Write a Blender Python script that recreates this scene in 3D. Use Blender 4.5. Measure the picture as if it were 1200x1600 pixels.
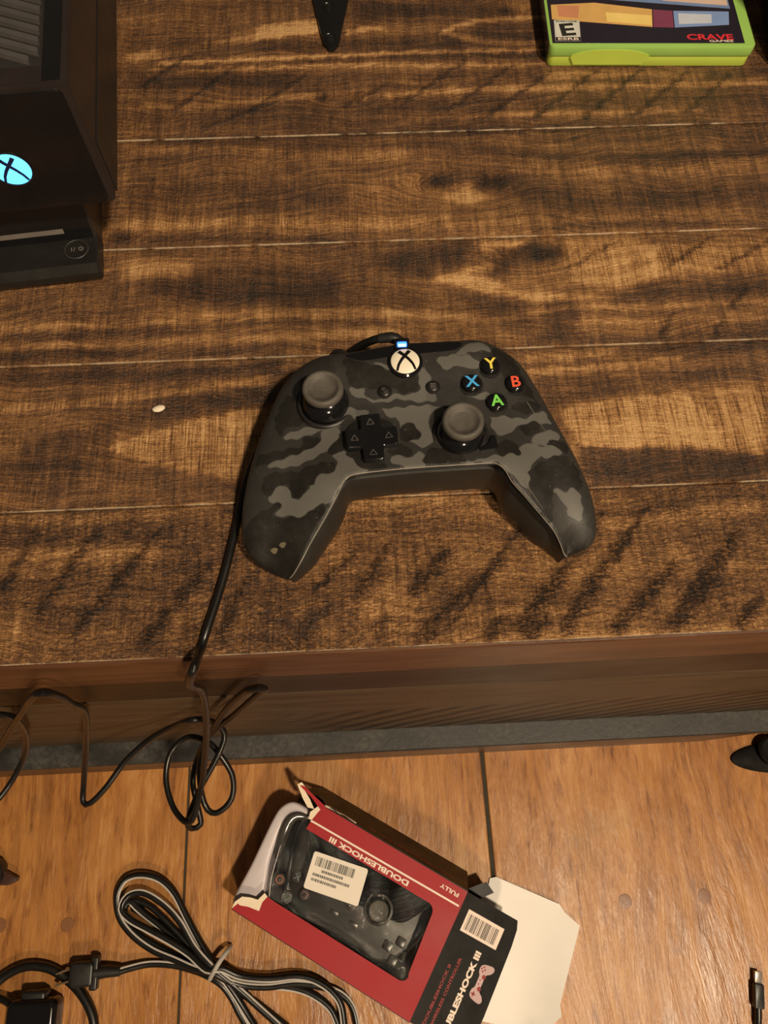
import bpy, bmesh, math, random
import numpy as np
from mathutils import Vector, Matrix, geometry
random.seed(7); np.random.seed(7)
for o in list(bpy.data.objects): bpy.data.objects.remove(o)
scene = bpy.context.scene
COL = scene.collection
MM = 0.001                      # everything below is written in millimetres
TOP = 460.0                     # height of the wooden top above the floor

# ------------------------------------------------------------------ camera, world, lights, exposure
cam = bpy.data.objects.new('camera', bpy.data.cameras.new('camera')); COL.objects.link(cam)
cam.data.sensor_fit = 'VERTICAL'; cam.data.sensor_height = 36.0
cam.data.lens = 36.0 * 1155.0 / 1600.0
cam.data.clip_start = 0.01
CR = Matrix(((0.99876557, 0.04254923, -0.02563018), (-0.04901721, 0.92778333, -0.36988567), (0.00804090, 0.37068539, 0.92872369)))
cam.matrix_world = Matrix.Translation((0, 0, 0.790)) @ CR.to_4x4()
scene.camera = cam
scene.view_settings.view_transform = 'Standard'; scene.view_settings.look = 'None'
scene.view_settings.gamma = 1.0; scene.view_settings.use_curve_mapping = False
scene.view_settings.exposure = 0.12
w = bpy.data.worlds.new('room_ambient'); scene.world = w; w.use_nodes = True
w.node_tree.nodes['Background'].inputs[0].default_value = (1.0, 0.80, 0.58, 1)
w.node_tree.nodes['Background'].inputs[1].default_value = 0.06
def lamp(name, loc, power, radius, col):
    l = bpy.data.lights.new(name, 'POINT'); l.energy = power; l.shadow_soft_size = radius; l.color = col
    o = bpy.data.objects.new(name, l); COL.objects.link(o); o.location = [c * MM for c in loc]; return o
lamp('ceiling_bulb', (690, -660, 2300), 175, 0.07, (1.0, 0.80, 0.56))
lamp('floor_lamp_bulb', (420, -1500, 1500), 62, 0.09, (1.0, 0.76, 0.50))

# ------------------------------------------------------------------ measured outlines, millimetres
CTRL_OUT=[[-6.0,198.8,34.0],[7.7,200.7,34.5],[21.4,202.3,35.0],[36.6,202.7,35.0],[48.9,203.2,34.5],[56.6,203.6,33.5],[63.7,201.8,32.0],[71.0,198.1,30.0],[76.9,193.1,28.0],[81.2,185.7,27.0],[85.4,176.3,26.0],[89.4,166.3,25.0],[94.1,154.8,24.0],[98.2,144.2,23.0],[101.7,134.0,21.0],[104.0,124.2,19.0],[104.8,116.5,17.0],[104.2,109.2,15.0],[101.5,105.4,13.0],[96.5,103.2,12.0],[91.7,101.4,12.5],[89.2,101.0,14.0],[86.8,105.2,18.0],[83.7,110.0,22.0],[78.9,114.8,26.0],[74.1,119.9,29.0],[69.1,125.3,32.0],[65.0,129.8,34.0],[62.6,134.7,35.0],[60.4,136.8,36.0],[57.1,138.2,36.0],[47.2,138.1,36.0],[37.3,137.9,36.0],[20.4,137.4,36.0],[3.4,136.3,36.0],[-4.1,135.4,36.0],[-7.0,134.5,35.0],[-9.4,132.0,34.0],[-11.5,128.7,32.0],[-15.4,122.1,30.0],[-19.9,115.3,27.0],[-23.6,110.1,24.5],[-27.6,103.9,21.5],[-31.0,99.3,18.0],[-33.7,97.1,14.0],[-36.0,97.0,11.0],[-39.6,98.6,10.0],[-44.5,101.0,10.0],[-50.0,104.5,12.0],[-53.8,109.5,14.0],[-55.6,115.6,16.0],[-55.7,123.5,18.0],[-54.7,132.6,20.0],[-52.5,142.8,22.0],[-49.6,153.5,23.0],[-46.1,164.5,24.0],[-42.5,173.9,25.0],[-38.2,183.5,26.0],[-33.9,189.7,27.0],[-28.5,194.6,29.0],[-21.3,197.9,31.0],[-13.6,198.8,33.0]]
CAMO_L=[[[-35.6,158.5],[-32.6,160.1],[-26.5,161.5],[-18.8,162.5],[-9.7,160.8],[-12.7,159.9],[-18.9,159.0],[-25.0,157.6],[-29.5,156.7],[-34.1,156.7]],[[-21.8,169.2],[-12.5,169.7],[-4.8,169.3],[3.6,166.8],[2.8,165.0],[-1.9,163.1],[-5.7,165.8],[-12.6,165.7],[-20.3,166.1]],[[-4.5,178.7],[2.5,177.9],[1.6,175.3],[5.4,172.9],[10.8,172.6],[15.6,174.7],[26.5,174.2],[33.7,176.6],[34.1,171.2],[26.3,170.6],[18.6,172.3],[10.8,171.3],[5.3,171.5],[0.0,174.4],[-4.2,175.5]],[[9.8,167.8],[18.4,168.3],[30.0,168.7],[36.9,167.5],[39.6,162.1],[32.9,155.4],[27.6,155.7],[21.0,161.2],[15.0,163.2],[10.5,165.1]],[[6.6,191.0],[14.0,189.3],[14.7,186.5],[10.0,188.5]],[[-17.3,161.1],[-9.0,157.3],[-16.0,149.1],[-25.8,144.5],[-35.6,143.3],[-43.1,145.3],[-26.6,150.4],[-19.0,153.5]],[[-9.1,153.0],[-6.2,148.7],[-1.1,143.4],[-4.4,136.1],[-10.3,137.2],[-19.2,136.8],[-11.7,138.9],[-11.7,142.2],[-13.1,145.6]],[[12.4,143.6],[21.4,142.4],[26.1,145.5],[27.1,138.0],[18.1,137.6],[13.0,140.3]],[[44.5,193.5],[50.6,198.9],[54.8,200.7],[62.6,197.9],[61.6,195.6],[55.9,195.4],[50.2,194.2]],[[29.4,187.7],[32.6,183.0],[33.1,179.3],[30.6,176.7],[33.5,173.9],[30.9,170.8],[22.4,170.8],[22.6,173.5],[27.5,176.8],[27.2,184.1]],[[17.5,166.6],[26.9,167.9],[32.4,169.0],[34.5,166.7],[31.9,162.4],[30.6,155.5],[31.8,150.4],[27.0,147.2],[21.2,150.8],[17.1,159.6]],[[58.8,161.2],[65.2,162.7],[74.4,161.8],[80.2,164.7],[84.3,166.7],[87.3,160.0],[81.9,160.2],[75.5,158.7],[70.7,157.2],[64.0,152.3],[59.6,154.2]],[[77.9,152.6],[82.9,155.8],[89.9,156.3],[90.5,152.4],[86.9,151.3],[82.0,149.0],[77.4,149.2]],[[78.6,146.6],[83.5,148.9],[89.5,147.8],[91.1,146.0],[85.8,142.8],[79.7,143.1]],[[62.8,141.4],[69.3,145.3],[74.4,149.3],[78.8,148.2],[79.6,142.3],[74.4,137.5],[73.5,130.1],[67.6,130.4],[62.2,135.6]],[[38.7,141.6],[49.0,139.5],[58.3,141.6],[62.7,140.5],[62.4,138.0],[51.9,138.5],[42.9,138.1]],[[36.4,191.1],[42.9,193.6],[52.4,192.3],[56.8,188.3],[51.8,185.8],[47.2,187.8],[39.2,186.3]],[[48.4,174.1],[57.8,174.6],[66.1,171.5],[59.0,170.9],[49.8,172.2]],[[-43.1,131.7],[-38.3,135.3],[-34.2,135.1],[-32.8,131.3],[-28.7,128.0],[-24.5,131.6],[-21.0,136.8],[-13.3,138.0],[-6.2,140.8],[2.1,136.5],[-7.8,133.2],[-13.5,125.9],[-19.1,123.1],[-24.6,121.1],[-28.7,119.9],[-34.8,121.6],[-39.6,121.8],[-36.9,126.2],[-40.3,127.1]],[[83.6,127.2],[86.7,127.9],[91.1,126.9],[93.6,128.8],[96.4,127.5],[97.7,121.7],[96.8,115.4],[93.0,114.8],[90.5,118.1],[89.5,121.3],[84.9,125.5]],[[58.7,138.6],[62.8,141.4],[69.0,142.8],[73.1,139.2],[74.2,135.9],[73.4,129.3],[71.5,126.2],[65.0,133.8]],[[79.4,112.2],[81.9,114.5],[83.6,111.3],[84.1,108.9],[81.7,107.5],[82.9,100.5]]]
CAMO_D=[[[-7.2,193.9],[2.2,191.7],[13.1,187.5],[26.3,183.2],[25.8,176.0],[18.8,175.4],[15.8,177.3],[5.6,177.8],[-4.5,180.0],[-5.8,187.4]],[[-16.0,149.1],[-11.4,153.1],[-9.0,157.3],[-5.4,152.0],[-10.0,147.2],[-13.1,146.0]],[[18.6,159.5],[21.7,160.3],[26.0,155.7],[26.1,151.5],[21.2,150.8],[16.7,151.9]],[[11.9,148.7],[17.3,149.3],[22.7,145.7],[22.2,143.2],[16.9,143.4],[11.8,145.3]],[[-7.0,146.2],[-2.4,148.5],[6.4,143.1],[10.6,137.9],[7.5,135.6],[1.6,136.7],[-4.2,141.9]],[[-43.8,140.4],[-35.6,141.6],[-25.9,140.4],[-19.9,143.0],[-12.4,142.3],[-13.3,138.2],[-20.7,137.3],[-22.2,136.1],[-43.7,137.1]],[[-47.6,150.5],[-35.6,152.1],[-27.3,153.0],[-27.3,156.4],[-20.4,157.0],[-19.3,153.5],[-25.0,150.4],[-35.6,148.3],[-47.5,145.5]],[[-39.5,167.4],[-33.3,179.5],[-25.7,165.0],[-35.6,162.0],[-37.1,158.6]],[[68.8,167.8],[77.0,171.0],[84.7,169.8],[81.2,166.4],[75.4,164.0],[71.6,165.0]],[[60.6,149.1],[66.7,149.2],[70.3,146.9],[69.7,141.9],[66.0,142.9],[61.3,141.4],[58.5,144.1]],[[72.4,158.0],[77.3,160.4],[80.4,160.3],[82.2,156.7],[78.0,153.4],[73.4,153.6]],[[82.7,148.5],[87.7,151.7],[93.7,150.1],[93.6,144.2],[91.6,146.4],[88.0,148.3]],[[75.0,135.8],[80.9,140.5],[89.0,144.4],[93.3,142.5],[95.2,134.9],[95.4,130.8],[73.7,131.8]],[[27.5,143.8],[33.0,146.9],[40.4,144.1],[45.9,138.8],[27.9,138.8]],[[65.9,198.3],[73.3,193.2],[78.3,180.9],[81.8,171.7],[75.9,174.7],[67.2,181.4],[66.3,187.9],[62.3,194.6]],[[-44.6,139.4],[-37.0,140.6],[-30.0,138.8],[-25.8,142.4],[-18.8,142.9],[-11.8,141.0],[-12.6,138.0],[-17.5,137.4],[-21.0,136.8],[-21.0,133.8],[-24.5,133.2],[-27.3,129.5],[-31.4,128.5],[-33.1,131.3],[-32.8,135.1],[-36.9,135.6],[-41.8,131.3],[-45.2,132.6]],[[-26.0,120.5],[-20.5,123.9],[-17.0,123.8],[-18.5,119.4],[-23.3,115.2],[-27.4,116.9]],[[-53.2,119.5],[-40.3,127.1],[-36.9,127.3],[-41.0,121.9],[-31.4,120.3],[-26.0,119.7],[-23.3,115.2],[-25.4,108.1],[-28.8,101.1],[-32.2,86.7],[-46.0,93.5],[-53.5,105.1]],[[74.2,135.9],[80.7,138.9],[92.5,136.7],[96.2,141.5],[99.0,129.8],[93.6,128.8],[91.2,127.7],[84.5,128.0],[83.5,120.8],[82.6,114.5],[79.5,113.0],[75.3,120.4],[73.0,126.1]],[[81.7,107.5],[85.5,108.8],[89.8,107.9],[89.9,104.0],[87.6,100.3],[86.6,96.5],[83.0,95.9],[81.9,103.6]],[[87.8,109.5],[95.1,113.9],[100.7,112.1],[97.0,98.3],[89.8,98.6],[91.5,104.7]]]
BEZEL=[[-5.7,196.4],[7.6,198.8],[21.3,200.5],[36.4,201.1],[47.6,201.2],[49.0,199.7],[45.7,196.6],[41.4,195.6],[30.5,194.8],[22.1,193.8],[13.1,193.5],[4.3,192.5],[-1.3,193.2]]
BTN={'Y':[60.7,187.0],'X':[51.3,178.2],'B':[72.0,178.9],'A':[62.1,169.0],'view':[11.3,176.2],'menu':[33.5,177.6],'home':[21.5,190.4],'led':[20.5,198.8],'dpad':[4.4,151.7],'stickL':[-15.9,173.0],'stickR':[44.1,153.3],'jack':[25.9,135.3]}
TRI=[[58.7,151.5],[59.7,150.2],[59.9,147.0],[59.7,144.8],[52.2,143.9],[51.8,145.2],[55.4,147.2],[57.4,150.3]]
SCR1=[[77.1,170.5],[86.2,151.3]]
SCR2=[[70.3,130.0],[78.7,118.4]]
CABLE=[[20.5,200.8,493.0],[19.4,204.9,494.0],[16.1,206.3,495.0],[10.1,206.7,494.0],[3.3,207.6,489.0],[-3.7,207.9,482.0],[-13.2,206.9,470.0],[-26.7,201.8,464.0],[-37.3,191.4,462.2],[-45.0,180.0,462.2],[-51.8,164.6,462.2],[-56.8,149.6,462.2],[-59.8,133.7,462.2],[-62.5,119.3,462.2],[-65.6,104.4,462.2],[-69.3,90.2,462.2],[-73.1,77.2,462.2],[-75.3,68.9,462.4],[-74.9,56.9,477.0],[-82.5,55.5,450.0],[-83.0,56.9,428.0],[-89.7,56.9,386.0],[-97.9,47.1,341.0],[-105.9,31.1,306.0],[-113.0,15.6,282.0],[-122.1,-3.0,267.0],[-135.0,4.7,258.0],[-142.4,23.5,256.0],[-139.7,41.5,258.0],[-127.7,50.6,262.0],[-113.5,46.8,268.0],[-105.0,38.8,268.0],[-96.6,24.1,262.0],[-98.1,9.5,256.0],[-108.6,1.5,253.0],[-116.2,7.4,254.0],[-118.3,28.0,264.0],[-108.7,46.7,289.0],[-82.4,55.1,337.0],[-58.1,57.0,403.0],[-53.6,56.9,418.0],[-61.0,57.0,417.0],[-84.9,56.8,350.0],[-105.0,49.7,294.0],[-119.7,40.4,260.0],[-126.4,23.0,247.0],[-122.6,4.8,244.0],[-120.8,-5.0,243.0],[-125.8,-7.3,246.0],[-127.0,-2.3,254.0],[-116.9,16.1,268.0],[-103.3,36.9,278.0],[-98.6,49.6,283.0],[-105.0,56.8,292.0],[-114.6,56.9,306.0],[-134.6,55.8,280.0],[-153.2,50.7,262.0],[-171.3,38.8,252.0],[-186.3,21.4,246.0],[-197.2,12.2,242.0],[-202.8,13.2,240.0],[-199.7,26.5,251.0],[-185.9,47.3,291.0],[-162.0,57.0,361.0],[-154.8,56.9,401.0],[-150.8,56.9,426.0],[-156.2,56.9,437.0],[-190.8,56.9,376.0],[-237.1,49.4,296.0],[-267.8,35.9,250.0],[-273.6,18.2,236.0],[-266.2,16.4,234.0],[-256.2,29.4,235.0],[-244.6,44.2,247.0],[-229.1,53.9,281.0],[-209.4,56.9,337.0],[-202.6,56.9,364.0],[-211.1,57.0,373.0],[-240.3,56.9,351.0]]
STRANDS=[[[-246.4,-128.8,9.0],[-233.8,-125.9,7.0],[-215.2,-123.5,5.0],[-193.9,-125.6,4.0],[-174.0,-130.7,5.0],[-159.6,-135.9,8.0],[-147.8,-143.1,8.0],[-139.4,-154.1,5.0],[-132.5,-166.1,4.0],[-124.6,-177.8,4.0]],[[-117.0,-178.2,4.0],[-126.8,-164.8,4.0],[-136.4,-150.7,6.0],[-149.4,-132.5,11.0],[-166.2,-111.7,9.0],[-182.3,-86.7,8.0],[-195.3,-65.6,8.0],[-210.1,-53.1,8.0],[-227.5,-48.6,8.0],[-241.3,-51.6,8.0],[-248.1,-62.1,8.0],[-248.3,-73.7,8.0],[-243.5,-86.3,8.0],[-230.6,-100.0,8.0],[-212.2,-112.1,8.0],[-191.0,-120.7,9.0],[-172.8,-128.0,11.0],[-154.8,-132.7,13.0],[-141.7,-139.7,10.0],[-126.7,-144.7,7.0],[-105.6,-146.8,6.0],[-80.5,-145.6,6.0],[-57.3,-149.3,6.0],[-40.0,-155.9,6.0],[-30.3,-166.8,6.0],[-26.5,-182.4,6.0]],[[-37.7,-181.1,9.0],[-40.4,-163.0,10.0],[-49.3,-151.4,10.0],[-64.6,-142.3,10.0],[-82.0,-138.8,10.0],[-105.1,-139.6,10.0],[-130.1,-136.2,11.0],[-146.9,-128.6,15.0],[-160.3,-128.7,15.0],[-176.9,-116.6,12.0],[-195.0,-105.5,12.0],[-215.1,-95.0,12.0],[-233.5,-85.4,12.0],[-242.1,-76.2,12.0],[-237.0,-65.8,12.0],[-223.2,-63.8,12.0],[-204.7,-73.7,12.0],[-188.0,-89.4,12.0],[-173.1,-110.7,13.0],[-154.8,-128.4,14.0],[-134.2,-145.5,8.0],[-115.2,-161.9,5.0],[-96.1,-177.7,4.0]],[[-42.7,-182.0,4.0],[-50.0,-167.0,4.0],[-65.3,-155.6,4.0],[-82.6,-149.2,4.0],[-104.0,-146.1,4.0],[-127.1,-143.1,5.0],[-146.4,-136.1,6.0],[-164.4,-127.8,5.0],[-184.7,-111.4,5.0],[-205.3,-94.7,5.0],[-226.1,-79.6,5.0],[-234.7,-72.0,5.0]],[[-154.7,-133.5,4.0],[-175.0,-115.5,3.5],[-195.8,-95.4,3.5],[-216.8,-77.5,3.5],[-233.2,-70.5,3.5],[-241.8,-76.3,3.5],[-238.8,-88.9,3.5],[-223.0,-101.9,3.5],[-194.6,-117.1,3.5],[-164.4,-133.0,4.0]],[[-142.7,-144.2,4.0],[-115.4,-160.5,3.5],[-88.5,-179.8,3.5]],[[-234.6,-76.6,4.0],[-217.9,-87.2,4.0],[-197.1,-104.9,4.0],[-174.6,-122.3,4.0],[-158.3,-134.0,5.0]]]
TIE=[[-142.2,-114.8,10.0],[-148.2,-122.0,20.0],[-152.0,-128.3,20.0],[-159.9,-138.5,8.0]]
PLUG=[[-246.7,-129.5,9.0],[-261.9,-127.2,9.0],[-280.4,-127.3,9.0],[-292.1,-130.7,9.0],[-291.2,-138.7,9.0]]
RING=[[-364.3,-143.4,6.0],[-349.3,-128.8,6.0],[-335.9,-121.5,6.0],[-321.7,-119.1,6.0],[-304.0,-122.6,6.0],[-288.9,-131.6,5.0],[-276.3,-142.2,5.0],[-266.4,-155.0,5.0],[-261.2,-167.4,5.0],[-258.8,-186.7,5.0]]
STR2=[[-369.2,-141.8,8.0],[-346.1,-141.3,9.0],[-331.5,-140.9,10.0],[-319.8,-143.9,10.0]]
ADAPT=[[-332.2,-139.8,15.0],[-291.2,-142.4,15.0],[-286.0,-163.9,15.0],[-283.4,-182.9,15.0],[-332.3,-180.4,15.0]]
LPLUG=[[-369.0,-25.7,8.0],[-358.9,-32.9,8.0],[-344.0,-47.0,6.0],[-359.0,-53.1,8.0]]
USB=[[342.5,-155.4,5.0],[339.9,-166.4,5.0],[336.5,-185.6,5.0],[331.8,-197.6,5.0],[323.9,-225.9,5.0]]
PEGS=[[232.0,-94.8,0.0],[308.7,-94.2,0.0],[-295.5,-88.2,0.0],[-358.2,-85.6,0.0]]
HINGE=[[-16.0,452.0,2.0],[-4.7,449.9,2.0],[3.7,495.1,2.0],[-19.5,495.9,2.0],[-10.0,488.1,2.0],[-9.0,458.9,2.0]]
CRUMB=[[-102.1,192.7,1.0]]
FOOT=[[348.1,38.4,0.0],[361.3,40.9,0.0],[384.8,33.5,0.0],[396.7,14.3,0.0],[361.6,33.3,0.0]]
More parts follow.
